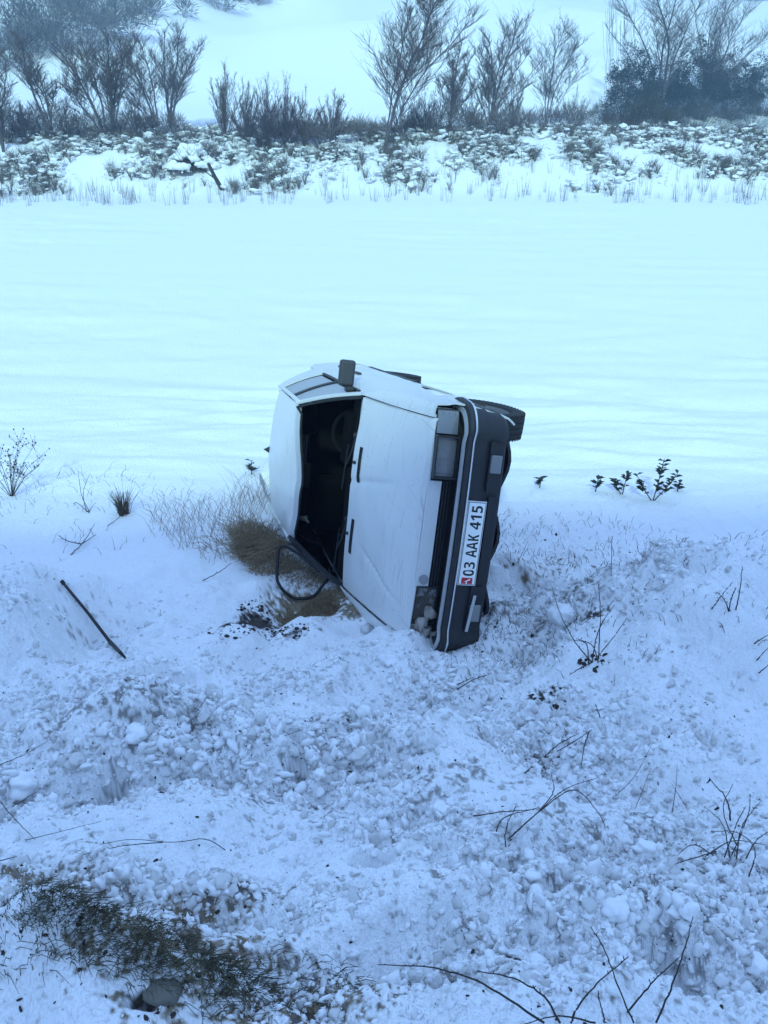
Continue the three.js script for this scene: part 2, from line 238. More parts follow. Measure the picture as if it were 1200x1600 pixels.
const black = std(0.016, 0.016, 0.018, 0.55), rubber = std(0.014, 0.014, 0.015, 0.85), cabin = std(0.006, 0.006, 0.006, 1, { specularIntensity: 0.1 }), plastic = std(0.05, 0.05, 0.052, 0.62), plasticDark = std(0.02, 0.02, 0.022, 0.6);
const chrome = std(0.75, 0.75, 0.76, 0.25, { metalness: 0.9 }), silver = std(0.5, 0.5, 0.51, 0.4, { metalness: 0.3 }), steel = std(0.32, 0.32, 0.33, 0.5, { metalness: 0.6 });
const glassDark = std(0.1, 0.11, 0.12, 0.06, { transmission: 1, thickness: 0 }), frosted = std(0.42, 0.43, 0.45, 0.4, { transmission: 0.35, thickness: 0 }), lens = std(0.6, 0.6, 0.62, 0.12, { transmission: 0.75, thickness: 0 }), reflector = std(0.5, 0.48, 0.46, 0.28, { metalness: 0.9 });

const car = thing('wrecked_car', 'white boxy saloon car lying on its side in the snow, windscreen gone', 'car', V(0, 0, 0));
car.quaternion.setFromRotationMatrix(POSE.m); car.position.copy(POSE.o); car.updateMatrixWorld(true);
const part = (name, geo, mat, parent = car) => mesh(name, geo, mat, parent);
// a sheet of points (u 0..1, v 0..1) with real thickness
function sheet(fn, nu, nv, thick = 0.006, crease = 0.6) {
  const P = []; for (let i = 0; i <= nu; i++) for (let j = 0; j <= nv; j++) P.push(fn(i / nu, j / nv));
  const id = (i, j) => i * (nv + 1) + j, N = P.map(() => V(0, 0, 0)), a = V(0, 0, 0), b = V(0, 0, 0);
  for (let i = 0; i < nu; i++) for (let j = 0; j < nv; j++) { a.subVectors(P[id(i + 1, j + 1)], P[id(i, j)]); b.subVectors(P[id(i, j + 1)], P[id(i + 1, j)]); const n = a.clone().cross(b).normalize(); for (const k of [id(i, j), id(i + 1, j), id(i, j + 1), id(i + 1, j + 1)]) N[k].add(n); }
  N.forEach((n) => n.normalize());
  const pos = [], uv = [], ix = [], M = P.length;
  for (const s of [0, -1]) P.forEach((p, k) => { pos.push(p.x + N[k].x * thick * s, p.y + N[k].y * thick * s, p.z + N[k].z * thick * s); uv.push(p.x * 0.8 + p.y * 0.3, p.z * 0.8 + p.y * 0.5); });
  for (let i = 0; i < nu; i++) for (let j = 0; j < nv; j++) { const q = [id(i, j), id(i + 1, j), id(i + 1, j + 1), id(i, j + 1)]; ix.push(q[0], q[1], q[2], q[0], q[2], q[3], M + q[0], M + q[2], M + q[1], M + q[0], M + q[3], M + q[2]); }
  const edge = (p, q) => ix.push(p, M + p, q, q, M + p, M + q);
  for (let i = 0; i < nu; i++) { edge(id(i, 0), id(i + 1, 0)); edge(id(i + 1, nv), id(i, nv)); }
  for (let j = 0; j < nv; j++) { edge(id(0, j + 1), id(0, j)); edge(id(nu, j), id(nu, j + 1)); }
  const g = new THREE.BufferGeometry(); g.setAttribute('position', new THREE.Float32BufferAttribute(pos, 3)); g.setAttribute('uv', new THREE.Float32BufferAttribute(uv, 2)); g.setIndex(ix);
  return toCreasedNormals(g, crease);
}
const table = (T) => (x) => { if (x <= T[0][0]) return T[0][1]; for (let i = 1; i < T.length; i++) if (x <= T[i][0]) return lerp(T[i - 1][1], T[i][1], (x - T[i - 1][0]) / (T[i][0] - T[i - 1][0])); return T[T.length - 1][1]; };
const secW = table([[0.16, 0.69], [0.24, 0.76], [0.40, 0.80], [0.54, 0.822], [0.60, 0.828], [0.615, 0.818], [0.74, 0.808], [0.84, 0.785], [0.90, 0.758], [0.94, 0.715]]);
const plan = (X) => 1 - 0.045 * Math.pow(ss(-0.9, 0, X), 1.5) - 0.06 * Math.pow(ss(-3.3, -4.25, X), 1.5);
const zw = (X, Y) => secW(Y) * plan(X);
const topLine = table([[-4.22, 0.84], [-4.1, 0.9], [-3.4, 0.945], [-1.15, 0.93], [-0.6, 0.835], [-0.12, 0.70]]);
const AX = [-0.74, -3.22], AR = 0.35;
const lowLine = (X) => { let y = 0.2; for (const a of AX) { const q = AR * AR - (X - a) * (X - a); if (q > 0) y = Math.max(y, 0.27 + Math.sqrt(q)); } return y; };
const wob = (X, Y, s) => (noise(X * 3.1 + s * 7, Y * 3.7 + s, 200 + s) * 0.012);
function sidePanel(x0, x1, s, dentK = 1) {
  return sheet((u, v) => { const X = lerp(x0, x1, u), lo = lowLine(X), Y = lerp(lo, topLine(X) - 0.004, v); return V(X, Y, s * (zw(X, Y) + wob(X, Y, s > 0 ? 1 : 2) * dentK * (s > 0 ? 2.2 : 0.5))); }, Math.max(6, Math.round(Math.abs(x1 - x0) * 26)), 22, 0.012 * s, 0.35);
}
const bonY = (X, z) => { const f = Math.max(0, (X + 0.125) / -1.0); return lerp(0.706, 0.938, Math.pow(f, 0.72)) + 0.03 * (1 - Math.pow(Math.min(1, Math.abs(z) / 0.72), 2.2)) * (0.35 + 0.65 * ss(0, 0.3, f)) + (noise(X * 2.5, z * 2.2, 220) * 0.015 + noise(X * 6, z * 5, 221) * 0.004 - 0.007 * Math.exp(-Math.pow((z - 0.42 - (X + 0.5) * 0.35) / 0.014, 2)) * ss(-0.9, -0.7, X)) * ss(0, 0.2, f) - 0.008 * Math.exp(-Math.pow((z + 0.14 + (X + 0.9) * 0.18) / 0.02, 2)) * ss(-0.35, -0.6, X); };
const bonHalf = (X) => 0.70 + 0.01 * ss(-0.13, -1.1, X);
for (const s of [-1, 1]) {
  part('front_fender', sheet((u, v) => { const X = lerp(-0.125, -1.23, u), lo = lowLine(X), top = topLine(X) - 0.004; if (v <= 0.88) { const Y = lerp(lo, top, v / 0.88); return V(X, Y, s * (zw(X, Y) + wob(X, Y, s > 0 ? 1 : 2) * (s > 0 ? 2.2 : 0.5))); } const t = (v - 0.88) / 0.12, w0 = zw(X, top) + wob(X, top, s > 0 ? 1 : 2) * (s > 0 ? 2.2 : 0.5); return V(X, lerp(top, bonY(Math.max(-1.118, X), bonHalf(X)) - 0.004, t) + 0.006 * Math.sin(t * Math.PI), s * lerp(w0, bonHalf(X) + 0.007, t)); }, 30, 25, 0.012 * s, 0.4), paint);
  const fd = part('front_door', sidePanel(-1.238, -2.19, s), paint); fd.userData = {};
  const rd = part('rear_door', sidePanel(-2.198, -2.99, s), paint);
  part('rear_fender', sidePanel(-2.998, -4.2, s), paint);
  for (const [d, X] of [[fd, -2.08], [rd, -2.88]]) { const g = new RoundedBoxGeometry(0.16, 0.032, 0.03, 2, 0.01); g.translate(X, 0.80, s * (zw(X, 0.8) + 0.014)); part('door_handle', g, black, d); }
  // rubbing strip along the crease
  part('side_moulding', sheet((u, v) => { const X = lerp(-1.24, -2.86, u), Y = lerp(0.50, 0.555, v); return V(X, Y, s * (zw(X, Y) + 0.014 - 0.008 * Math.abs(v * 2 - 1))); }, 20, 4, 0.01 * s), black);
  part('sill', sheet((u, v) => { const X = lerp(-1.1, -2.86, u), Y = lerp(0.15, 0.205, v); return V(X, Y, s * (zw(X, Y) - 0.012)); }, 8, 3, 0.02 * s), plasticDark);
}
// greenhouse: t = 0 belt, 1 roof rail. the right side (z > 0) was pushed in
const crush = (p) => { const k = ss(-0.1, 0.55, p.z) * ss(-3.2, -1.7, p.x) * ss(0.95, 1.33, p.y); p.y -= 0.035 * k; p.z -= 0.03 * k; p.x -= 0.02 * k; return p; };
const ghY = (t) => 0.932 + 0.388 * t, ghZ = (t) => 0.708 - 0.165 * t - 0.015 * Math.sin(t * Math.PI) * -1;
const gh = (X, t, s, off = 0) => crush(V(X, ghY(t), s * (ghZ(t) + off)));
const aP = (t) => lerp(-1.17, -1.74, t), cP = (t) => lerp(-3.62, -3.16, t);
const barSheet = (xa, xb, s, off, t0 = 0, t1 = 1, n = 8) => sheet((u, v) => gh(lerp(xa(lerp(t0, t1, v)), xb(lerp(t0, t1, v)), u), lerp(t0, t1, v), s, off), 3, n, 0.02 * s);
for (const s of [-1, 1]) {
  part('windscreen_pillar', barSheet((t) => aP(t) + 0.01, (t) => aP(t) - 0.055, s, 0.004), s < 0 ? paintPlain : black);
  part('centre_pillar', barSheet(() => -2.15, () => -2.235, s, 0.0), black);
  part('rear_pillar', barSheet((t) => lerp(-3.0, -2.93, t), cP, s, 0.004), paintPlain);
  part('roof_rail', sheet((u, v) => gh(lerp(-1.72, -3.1, u), lerp(0.93, 1.0, v), s, 0.012), 14, 3, 0.02 * s), paintPlain);
  part('belt_trim', sheet((u, v) => gh(lerp(-1.22, -2.98, u), lerp(-0.01, 0.04, v), s, 0.016), 14, 2, 0.015 * s), black);
  part('front_side_window', barSheet((t) => aP(t) - 0.085, () => -2.14, s, -0.012, 0.05, 0.9), s < 0 ? frosted : glassDark);
  part('rear_side_window', barSheet(() => -2.245, (t) => lerp(-2.98, -2.9, t), s, -0.012, 0.05, 0.9), s < 0 ? frosted : glassDark);
  const fr = new MB();
  for (const [a, b] of [[(t) => aP(t) - 0.07, () => -2.142], [() => -2.243, (t) => lerp(-2.985, -2.91, t)]]) {
    const L = []; for (let k = 0; k <= 6; k++) L.push(gh(a(lerp(0.03, 0.91, k / 6)), lerp(0.03, 0.91, k / 6), s, 0.004)); for (let k = 0; k <= 6; k++) L.push(gh(lerp(a(0.91), b(0.91), k / 6), 0.91, s, 0.004)); for (let k = 6; k >= 0; k--) L.push(gh(b(lerp(0.03, 0.91, k / 6)), lerp(0.03, 0.91, k / 6), s, 0.004));
    fr.tube(L, 0.011, 0.011, 6, true);
  }
  part('window_seal', fr.geo(), rubber);
}
// roof, with its front edge buckled in the middle
const roofY = (X, z) => 1.318 + 0.06 * (1 - Math.pow(Math.min(1, Math.abs(z) / 0.55), 2.4)) * ss(-1.64, -2.1, X) - 0.05 * Math.max(0, 1 - Math.abs(z - 0.05) / 0.42) * ss(-2.25, -1.74, X) + 0.012 * ss(-1.7, -2.0, X) - 0.03 * ss(-2.8, -3.2, X);
const roofP = (X, z, o = 0) => crush(V(X, roofY(X, z) + o + (noise(X * 4, z * 4, 210) * 0.02 + Math.abs(noise(X * 2.2 + z * 1.5, z * 3 - X, 211)) * -0.03) * (0.35 + 0.65 * ss(-0.3, 0.4, z)), z));
const roofFront = (z) => -1.735 + 0.03 * (1 - Math.pow(Math.abs(z) / 0.57, 2)), roofRear = (z) => -3.14 - 0.03 * (1 - Math.pow(z / 0.57, 2));
part('roof', sheet((u, v) => { const z = lerp(-0.553, 0.553, v); return roofP(lerp(roofFront(z), roofRear(z), u), z); }, 40, 30, 0.01, 0.5), paint);
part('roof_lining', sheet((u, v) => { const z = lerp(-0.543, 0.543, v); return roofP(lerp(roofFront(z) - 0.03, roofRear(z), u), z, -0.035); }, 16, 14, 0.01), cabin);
part('windscreen_header', sheet((u, v) => { const z = lerp(-0.543, 0.543, v), X = lerp(roofFront(z) + 0.028, roofFront(z) - 0.006, u); return roofP(X, z, lerp(-0.028, 0.004, u)); }, 3, 30, 0.012), silver);
const cowlX = (z) => -1.2 + 0.045 * (1 - Math.pow(z / 0.74, 2));
{ // black rubber left round the empty opening
  const f = new MB(), L = [];
  for (let k = 0; k <= 10; k++) { const t = k / 10; L.push(gh(aP(t) + 0.03, t, -1, -0.012)); }
  for (let k = 1; k <= 16; k++) { const z = lerp(-0.55, 0.55, k / 16); L.push(roofP(roofFront(z) + 0.035, z, -0.036)); }
  for (let k = 0; k <= 10; k++) { const t = 1 - k / 10; L.push(gh(aP(t) + 0.03, t, 1, -0.012)); }
  f.tube(L, 0.011, 0.011, 6, true); part('windscreen_seal', f.geo(), rubber);
}
part('cowl_panel', sheet((u, v) => { const z = lerp(-0.70, 0.70, v); return V(lerp(-1.125, cowlX(z) - 0.06, u), lerp(0.932, 0.915, u) + 0.01 * (1 - z * z), z); }, 4, 20, 0.01), paintPlain);
// bonnet
const bonnet = part('bonnet', sheet((u, v) => { const s = Math.pow(u, 1.0), X = lerp(-0.125, -1.118, s), z = lerp(-1, 1, v) * bonHalf(X), edge = Math.max(0, (Math.abs(v * 2 - 1) - 0.975) / 0.025), lip = Math.max(0, 1 - u / 0.02); return V(X, bonY(X, z) - 0.012 * edge * edge - 0.014 * lip * lip, z); }, 60, 80, 0.014, 0.5), paint);
for (const z0 of [-0.24, 0.28]) {
  const f = sheet((u, v) => { const z = z0 + lerp(-0.125, 0.125, v), X = lerp(-0.97, -1.005, u); return V(X, bonY(X, z) + 0.004, z); }, 3, 10, 0.004); part('vent_slot', f, black, bonnet);
  for (let k = 0; k < 2; k++) { const X = lerp(-0.974, -1.001, k); part('slot_rib', (() => { const m = new MB(); const L = []; for (let i = 0; i <= 8; i++) { const z = z0 + lerp(-0.125, 0.125, i / 8); L.push(V(X, bonY(X, z) + 0.006, z)); } m.tube(L, 0.0045, 0.0045, 5, true); return m.geo(); })(), rubber, bonnet); }
  const j = new THREE.CylinderGeometry(0.011, 0.014, 0.02, 10); j.translate(-1.075, bonY(-1.075, z0) + 0.006, z0); part('washer_jet', j, black, bonnet);
}
// front: nose panel, lamps, grille
const fy = (y) => y < 0.565 ? y : 0.545 + (y - 0.572) * 0.76;
const noseX = (z) => -0.115 - 0.05 * Math.pow(Math.abs(z) / 0.76, 3);
const band = (z0, z1, y0, y1, off, n = 16, th = 0.02) => sheet((u, v) => { const z = lerp(z0, z1, v); return V(noseX(z) + off, fy(lerp(y0, y1, u)), z); }, 2, n, th);
part('nose_backing', band(-0.755, 0.755, 0.3, 0.775, -0.05, 20, 0.03), plasticDark);
part('slam_panel', band(-0.72, 0.72, 0.763, 0.776, 0.008, 20, 0.02), paintPlain);
const grille = part('grille', band(-0.33, 0.36, 0.575, 0.665, -0.02, 12, 0.01), black);
part('grille_panel', band(-0.325, 0.36, 0.665, 0.762, 0.006, 12, 0.02), paintPlain, grille);
for (let k = 0; k < 3; k++) part('grille_slat', band(-0.325, 0.36, 0.585 + k * 0.026, 0.594 + k * 0.026, 0.0, 12, 0.018), plasticDark, grille);
part('grille_badge', (() => { const g = new THREE.CylinderGeometry(0.03, 0.03, 0.012, 20); g.rotateZ(Math.PI / 2); g.translate(noseX(0.3) + 0.014, fy(0.712), 0.3); return g; })(), steel, grille);
for (const s of [-1, 1]) {
  const broken = s > 0, z0 = s * 0.345, z1 = s * 0.6;
  const hl = part('headlamp', band(z0, z1, 0.575, 0.762, -0.052, 4, 0.02), black);
  for (const [a, b, y0, y1] of [[z0, z1, 0.752, 0.764], [z0, z1, 0.572, 0.582], [z0, z0 + s * 0.012, 0.583, 0.751], [z1 - s * 0.012, z1, 0.583, 0.751]]) part('lamp_frame', band(a, b, y0, y1, 0.012, 4, 0.05), black, hl);
  part('lamp_reflector', sheet((u, v) => { const z = lerp(z0, z1, v), q = Math.pow(u * 2 - 1, 2) + Math.pow(v * 2 - 1, 2); return V(noseX(z) - 0.045 + 0.025 * Math.min(1, q), fy(lerp(0.58, 0.755, u)), z); }, 10, 10, 0.004), broken ? std(0.12, 0.1, 0.085, 0.8) : reflector, hl);
  if (!broken) {
    part('lamp_glass', sheet((u, v) => { const z = lerp(z0 + s * 0.006, z1 - s * 0.006, v); return V(noseX(z) + 0.008 + 0.006 * Math.sin(u * Math.PI) + 0.0012 * Math.sin(v * 60), fy(lerp(0.58, 0.755, u)), z); }, 8, 60, 0.004, 1), lens, hl);
    part('bulb_shield', (() => { const g = new THREE.SphereGeometry(0.032, 14, 10); g.scale(0.5, 1, 1.2); g.translate(noseX(0.47) - 0.028, fy(0.67), s * 0.47); return g; })(), steel, hl);
  } else { // shards left along the rim of the smashed lamp
    const R = rng(31); for (let k = 0; k < 22; k++) { const m = new MB(), a = R() * 6.28, z = lerp(z0, z1, 0.5 + 0.47 * Math.cos(a)), y = fy(0.667) + 0.055 * Math.sin(a), q = () => V(noseX(z) + R() * 0.02 - 0.02, y + (R() - 0.5) * 0.06, z + (R() - 0.5) * 0.08); m.tri(q(), q(), q()); part('glass_shard', m.geo(), lens, hl); }
  }
  const ind = part('indicator', (() => sheet((u, v) => { const a = lerp(0, 1, v), z = lerp(0.612, 0.745, Math.min(1, a * 1.35)), x = noseX(z) + 0.006 - Math.max(0, a - 0.7) * 0.33; return V(x, fy(lerp(0.582, 0.755, u)), s * Math.min(z, 0.745)); }, 4, 14, 0.012 * -s))(), broken ? std(0.1, 0.085, 0.075, 0.7) : std(0.2, 0.21, 0.235, 0.18, { clearcoat: 1 }));
  for (let k = 0; k < 3; k++) { const y = 0.61 + k * 0.05; part('lens_rib', band(s * 0.618, s * 0.735, y, y + 0.006, 0.012, 6, 0.006), plastic, ind); }
}
for (const [i, q] of [[0.60, 0.62], [0.66, 0.585], [0.69, 0.64], [0.53, 0.575], [0.715, 0.60], [0.63, 0.66]].entries()) { const g = lumpGeo(140 + i, 2, 0.5); g.scale(0.035, 0.035, 0.045); g.translate(noseX(q[0]) + 0.0, q[1], q[0]); part('packed_snow', g, std(0.4 - 0.03 * i, 0.36 - 0.03 * i, 0.33 - 0.03 * i, 0.95)); }
// bumper swept round the nose
function sweep(profile, x0, half = 0.79, front = 0.02, closeIn = true) {
  const path = []; const corner = 0.17;
  const add = (x, z, nx, nz) => path.push([x, z, nx, nz]);
  for (let k = 0; k <= 6; k++) add(lerp(x0, -0.16, k / 6), -half - 0.01 * Math.sin(k / 6 * 3.14), 0, -1);
  for (let k = 1; k <= 8; k++) { const a = k / 8 * 1.35; add(-0.16 + Math.sin(a) * corner, -half + corner - Math.cos(a) * corner, Math.sin(a), -Math.cos(a)); }
  for (let k = 1; k < 30; k++) { const z = lerp(-half + corner * 0.9, half - corner * 0.9, k / 30); add(-0.033 + 0.04 * (1 - Math.pow(z / half, 2)), z, 1, z * 0.1); }
  const L = path.filter((q) => q[1] < 0).slice().reverse().map(([x, z, a, b]) => [x, -z, a, -b]); const full = path.filter((q) => q[1] <= 0.0001).concat(L.filter((q) => q[1] > 0.0001));
  const pos = [], ix = [], M = profile.length;
  full.forEach(([x, z, nx, nz]) => { const l = Math.hypot(nx, nz); for (const [o, y] of profile) pos.push(x + nx / l * o, y, z + nz / l * o); });
  for (let i = 0; i < full.length - 1; i++) for (let j = 0; j < M; j++) { const a = i * M + j, b = i * M + (j + 1) % M; ix.push(a, b, a + M, b, b + M, a + M); }
  for (const e of [0, full.length - 1]) for (let j = 1; j < M - 1; j++) ix.push(e * M, e * M + j, e * M + j + 1);
  const g = new THREE.BufferGeometry(); g.setAttribute('position', new THREE.Float32BufferAttribute(pos, 3)); g.setAttribute('uv', new THREE.Float32BufferAttribute(pos.flatMap((_, k) => k % 3 === 0 ? [pos[k] + pos[k + 2], pos[k + 1]] : []), 2)); g.setIndex(ix); return toCreasedNormals(g, 0.7);
}
const scuff = (() => { const N = 256, c = document.createElement('canvas'); c.width = c.height = N; const x = c.getContext('2d'), R = rng(9); x.fillStyle = '#8c8c90'; x.fillRect(0, 0, N, N); for (let i = 0; i < 500; i++) { const g = 60 + R() * 150; x.fillStyle = `rgba(${g},${g},${g + 4},${R() * 0.3})`; x.fillRect(R() * N, R() * N, 1 + R() * 24, 0.6 + R() * 2); } const t = new THREE.CanvasTexture(c); t.colorSpace = THREE.SRGBColorSpace; t.wrapS = t.wrapT = THREE.RepeatWrapping; return t; })();
const bumper = part('front_bumper', sweep([[0.0, 0.485], [0.0, 0.40], [-0.012, 0.385], [-0.02, 0.30], [-0.05, 0.255], [-0.1, 0.25], [-0.1, 0.485]], -0.36, 0.785), std(0.085, 0.085, 0.09, 0.6, { map: scuff }));
part('bumper_band', sweep([[0.022, 0.492], [0.034, 0.508], [0.026, 0.526], [0.0, 0.532], [-0.09, 0.532], [-0.09, 0.488], [0.01, 0.488]], -0.36, 0.785), plasticDark, bumper);
part('chrome_strip', sweep([[0.03, 0.484], [0.036, 0.49], [0.03, 0.496], [0.012, 0.496], [0.012, 0.484]], -0.37, 0.785), chrome, bumper);
part('bumper_top_trim', sweep([[0.006, 0.534], [0.008, 0.544], [-0.022, 0.548], [-0.022, 0.534]], -0.3, 0.775), silver, bumper);
const lowX = (z) => -0.033 + 0.04 * (1 - Math.pow(z / 0.785, 2));
const onBumper = (z0, z1, y0, y1, off, th = 0.012) => sheet((u, v) => { const z = lerp(z0, z1, v); return V(lowX(z) + off + lerp(y0, y1, u) * 0.05 - 0.022, lerp(y0, y1, u), z); }, 2, 12, th);
for (const s of [-1, 1]) {
  part('fog_lamp_recess', onBumper(s * 0.3, s * 0.6, 0.29, 0.375, 0.004), black, bumper);
  const fl = part('fog_lamp', (() => { const g = new RoundedBoxGeometry(0.02, 0.07, 0.11, 3, 0.008); g.translate(lowX(0.47) + 0.012, 0.332, s * 0.47); return g; })(), std(0.22, 0.22, 0.22, 0.3), bumper);
}
part('air_intake', onBumper(-0.27, 0.27, 0.285, 0.345, 0.004), black, bumper);
// number plate
{
  const c = document.createElement('canvas'); c.width = 1040; c.height = 220; const x = c.getContext('2d'), R = rng(415);
  x.fillStyle = '#f2f2ee'; x.fillRect(0, 0, 1040, 220); x.strokeStyle = '#111'; x.lineWidth = 7; x.strokeRect(6, 6, 1028, 208);
  x.fillStyle = '#b51f2a'; x.fillRect(14, 40, 78, 140); x.fillStyle = '#f2f2ee'; x.beginPath(); x.moveTo(30, 60); x.lineTo(84, 150); x.lineTo(60, 150); x.closePath(); x.fill(); x.fillRect(14, 100, 40, 14);
  x.fillStyle = '#101012'; x.font = 'bold 190px sans-serif'; x.textBaseline = 'middle'; x.textAlign = 'left';
  const put = (t, x0, w) => { const m = x.measureText(t).width; x.save(); x.translate(x0, 118); x.scale(w / m, 1); x.fillText(t, 0, 0); x.restore(); };
  put('03', 110, 190); put('AAK', 352, 290); put('415', 702, 300);
  x.strokeStyle = '#f2f2ee'; x.lineWidth = 12; x.beginPath(); x.moveTo(188, 60); x.lineTo(200, 175); x.stroke();           // worn paint on the first figure
  for (let i = 0; i < 120; i++) { x.fillStyle = `rgba(90,85,78,${R() * 0.3})`; x.beginPath(); x.arc(R() * 1040, R() * 220, R() * 3.5, 0, 7); x.fill(); }
  const t = new THREE.CanvasTexture(c); t.colorSpace = THREE.SRGBColorSpace;
  const plate = part('number_plate', (() => { const g = new RoundedBoxGeometry(0.008, 0.116, 0.53, 2, 0.003); g.translate(0.0, 0, 0); return g; })(), std(0.75, 0.75, 0.74, 0.5), bumper);
  plate.position.set(0.022, 0.42, 0.02); plate.rotation.z = 0.05;
  const pg = new THREE.PlaneGeometry(0.52, 0.11); pg.rotateY(Math.PI / 2); pg.translate(0.0055, 0, 0);   // faces forward, reads from the car's right... to its left
  part('plate_lettering', pg, new THREE.MeshStandardMaterial({ map: t, roughness: 0.45 }), plate);
  const strip = part('hanging_trim', (() => { const g = new RoundedBoxGeometry(0.006, 0.02, 0.24, 2, 0.003); g.rotateX(-0.1); g.translate(0.015, 0.36, 0.47); return g; })(), silver, bumper);
}
// wheels
function wheel(X, Y, z, s, turn) {
  const g = new THREE.Group(); g.name = 'wheel'; g.position.set(X, Y, z); g.rotation.y = turn; car.add(g);
  const pr = [[0.175, -0.06], [0.2, -0.082], [0.25, -0.09], [0.272, -0.084], [0.284, -0.07], [0.29, -0.05], [0.29, -0.042], [0.284, -0.04], [0.284, -0.034], [0.29, -0.032], [0.29, -0.006], [0.284, -0.004], [0.284, 0.004], [0.29, 0.006], [0.29, 0.032], [0.284, 0.034], [0.284, 0.04], [0.29, 0.042], [0.29, 0.05], [0.284, 0.07], [0.272, 0.084], [0.25, 0.09], [0.2, 0.082], [0.175, 0.06]].map(([r, y]) => new THREE.Vector2(r, y));
  const t = toCreasedNormals(new THREE.LatheGeometry(pr, 56), 0.5); t.rotateX(Math.PI / 2); part('tyre', t, rubber, g);
  const blocks = []; for (let k = 0; k < 56; k++) { const b = new THREE.BoxGeometry(0.006, 0.012, 0.05); for (const o of [-0.055, 0.055]) { const q = b.clone(); q.translate(0.2845, 0, o * 1.1); q.rotateZ(k / 56 * 6.28318); blocks.push(q); } }
  part('tread_blocks', mergeGeometries(blocks), rubber, g).userData.kind = 'stuff';
  const rim = toCreasedNormals(new THREE.LatheGeometry([[0.03, 0.03], [0.07, 0.045], [0.1, 0.03], [0.14, 0.02], [0.155, 0.05], [0.18, 0.07], [0.18, 0.06], [0.165, 0.0], [0.17, -0.07], [0.16, -0.07], [0.02, -0.02]].map(([r, y]) => new THREE.Vector2(r, y)), 40), 0.5); rim.rotateX(Math.PI / 2 * s); part('rim', rim, std(0.11, 0.11, 0.115, 0.6, { metalness: 0.4 }), g);
  for (let k = 0; k < 4; k++) { const n = new THREE.CylinderGeometry(0.011, 0.011, 0.02, 6); n.rotateX(Math.PI / 2); n.translate(0.052 * Math.cos(k * 1.57), 0.052 * Math.sin(k * 1.57), 0.05 * s); part('wheel_nut', n, steel, g); }
}
wheel(AX[0] + 0.0, 0.185, -0.66, -1, -0.09); wheel(AX[1], 0.235, -0.7, -1, 0); wheel(AX[0] + 0.03, 0.25, 0.70, 1, 0.05); wheel(AX[1], 0.24, 0.70, 1, 0);
for (const s of [-1, 1]) for (const a of AX) part('wheel_arch_liner', sheet((u, v) => { const an = lerp(0.15, Math.PI - 0.15, u); return V(a + Math.cos(an) * 0.36, 0.25 + Math.sin(an) * 0.36, s * lerp(0.45, 0.79, v)); }, 16, 2, 0.01), plasticDark);
// closed inside: floor, bulkheads, side linings, seats, dash
part('underbody', sheet((u, v) => V(lerp(-0.2, -4.15, u), 0.2 + 0.03 * Math.cos(v * 18), lerp(-0.7, 0.7, v)), 12, 24, 0.02), plasticDark);
part('exhaust_pipe', (() => { const m = new MB(); m.tube([V(-1.0, 0.17, 0.2), V(-2.2, 0.15, 0.25), V(-3.0, 0.16, 0.3), V(-4.3, 0.17, 0.4)], 0.025, 0.025, 8, true); return m.geo(); })(), steel);
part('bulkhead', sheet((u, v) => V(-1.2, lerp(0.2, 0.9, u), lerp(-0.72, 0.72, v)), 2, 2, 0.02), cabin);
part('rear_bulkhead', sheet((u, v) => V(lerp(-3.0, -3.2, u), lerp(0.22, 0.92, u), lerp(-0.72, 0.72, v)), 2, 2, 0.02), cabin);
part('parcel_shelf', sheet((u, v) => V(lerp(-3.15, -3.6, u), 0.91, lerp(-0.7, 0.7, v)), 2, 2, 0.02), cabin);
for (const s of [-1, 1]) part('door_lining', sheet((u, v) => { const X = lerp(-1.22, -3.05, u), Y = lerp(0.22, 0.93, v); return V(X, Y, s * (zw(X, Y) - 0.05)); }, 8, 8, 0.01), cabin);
const dash = part('dashboard', (() => { const sh = new THREE.Shape(); sh.moveTo(-1.22, 0.9); sh.lineTo(-1.42, 0.92); sh.quadraticCurveTo(-1.56, 0.91, -1.57, 0.85); sh.lineTo(-1.5, 0.68); sh.lineTo(-1.38, 0.56); sh.lineTo(-1.22, 0.56); const g = new THREE.ExtrudeGeometry(sh, { depth: 1.36, bevelEnabled: true, bevelSize: 0.012, bevelThickness: 0.012, bevelSegments: 2 }); g.translate(0, 0, -0.68); return g; })(), std(0.008, 0.008, 0.008, 0.9, { specularIntensity: 0.2 }));
part('instrument_hood', (() => { const g = new RoundedBoxGeometry(0.2, 0.08, 0.4, 3, 0.03); g.translate(-1.46, 0.94, -0.36); return g; })(), cabin, dash);
{ const g = new THREE.Group(); g.name = 'steering_wheel'; g.position.set(-1.72, 0.84, -0.36); g.rotation.z = 0.42; car.add(g);
  const t = new THREE.TorusGeometry(0.185, 0.015, 8, 40); t.rotateY(Math.PI / 2); part('wheel_rim', t, std(0.008, 0.008, 0.008, 0.9, { specularIntensity: 0.3 }), g);
  part('wheel_spoke', new RoundedBoxGeometry(0.02, 0.05, 0.36, 2, 0.008), std(0.015, 0.015, 0.015, 0.6), g); part('horn_pad', new RoundedBoxGeometry(0.04, 0.1, 0.13, 2, 0.015), std(0.015, 0.015, 0.015, 0.6), g);
  const col = new THREE.CylinderGeometry(0.03, 0.03, 0.3, 10); col.rotateZ(Math.PI / 2); col.translate(0.16, 0, 0); part('steering_column', col, cabin, g); }
const seatMat = std(0.005, 0.005, 0.0055, 1, { specularIntensity: 0.12 });
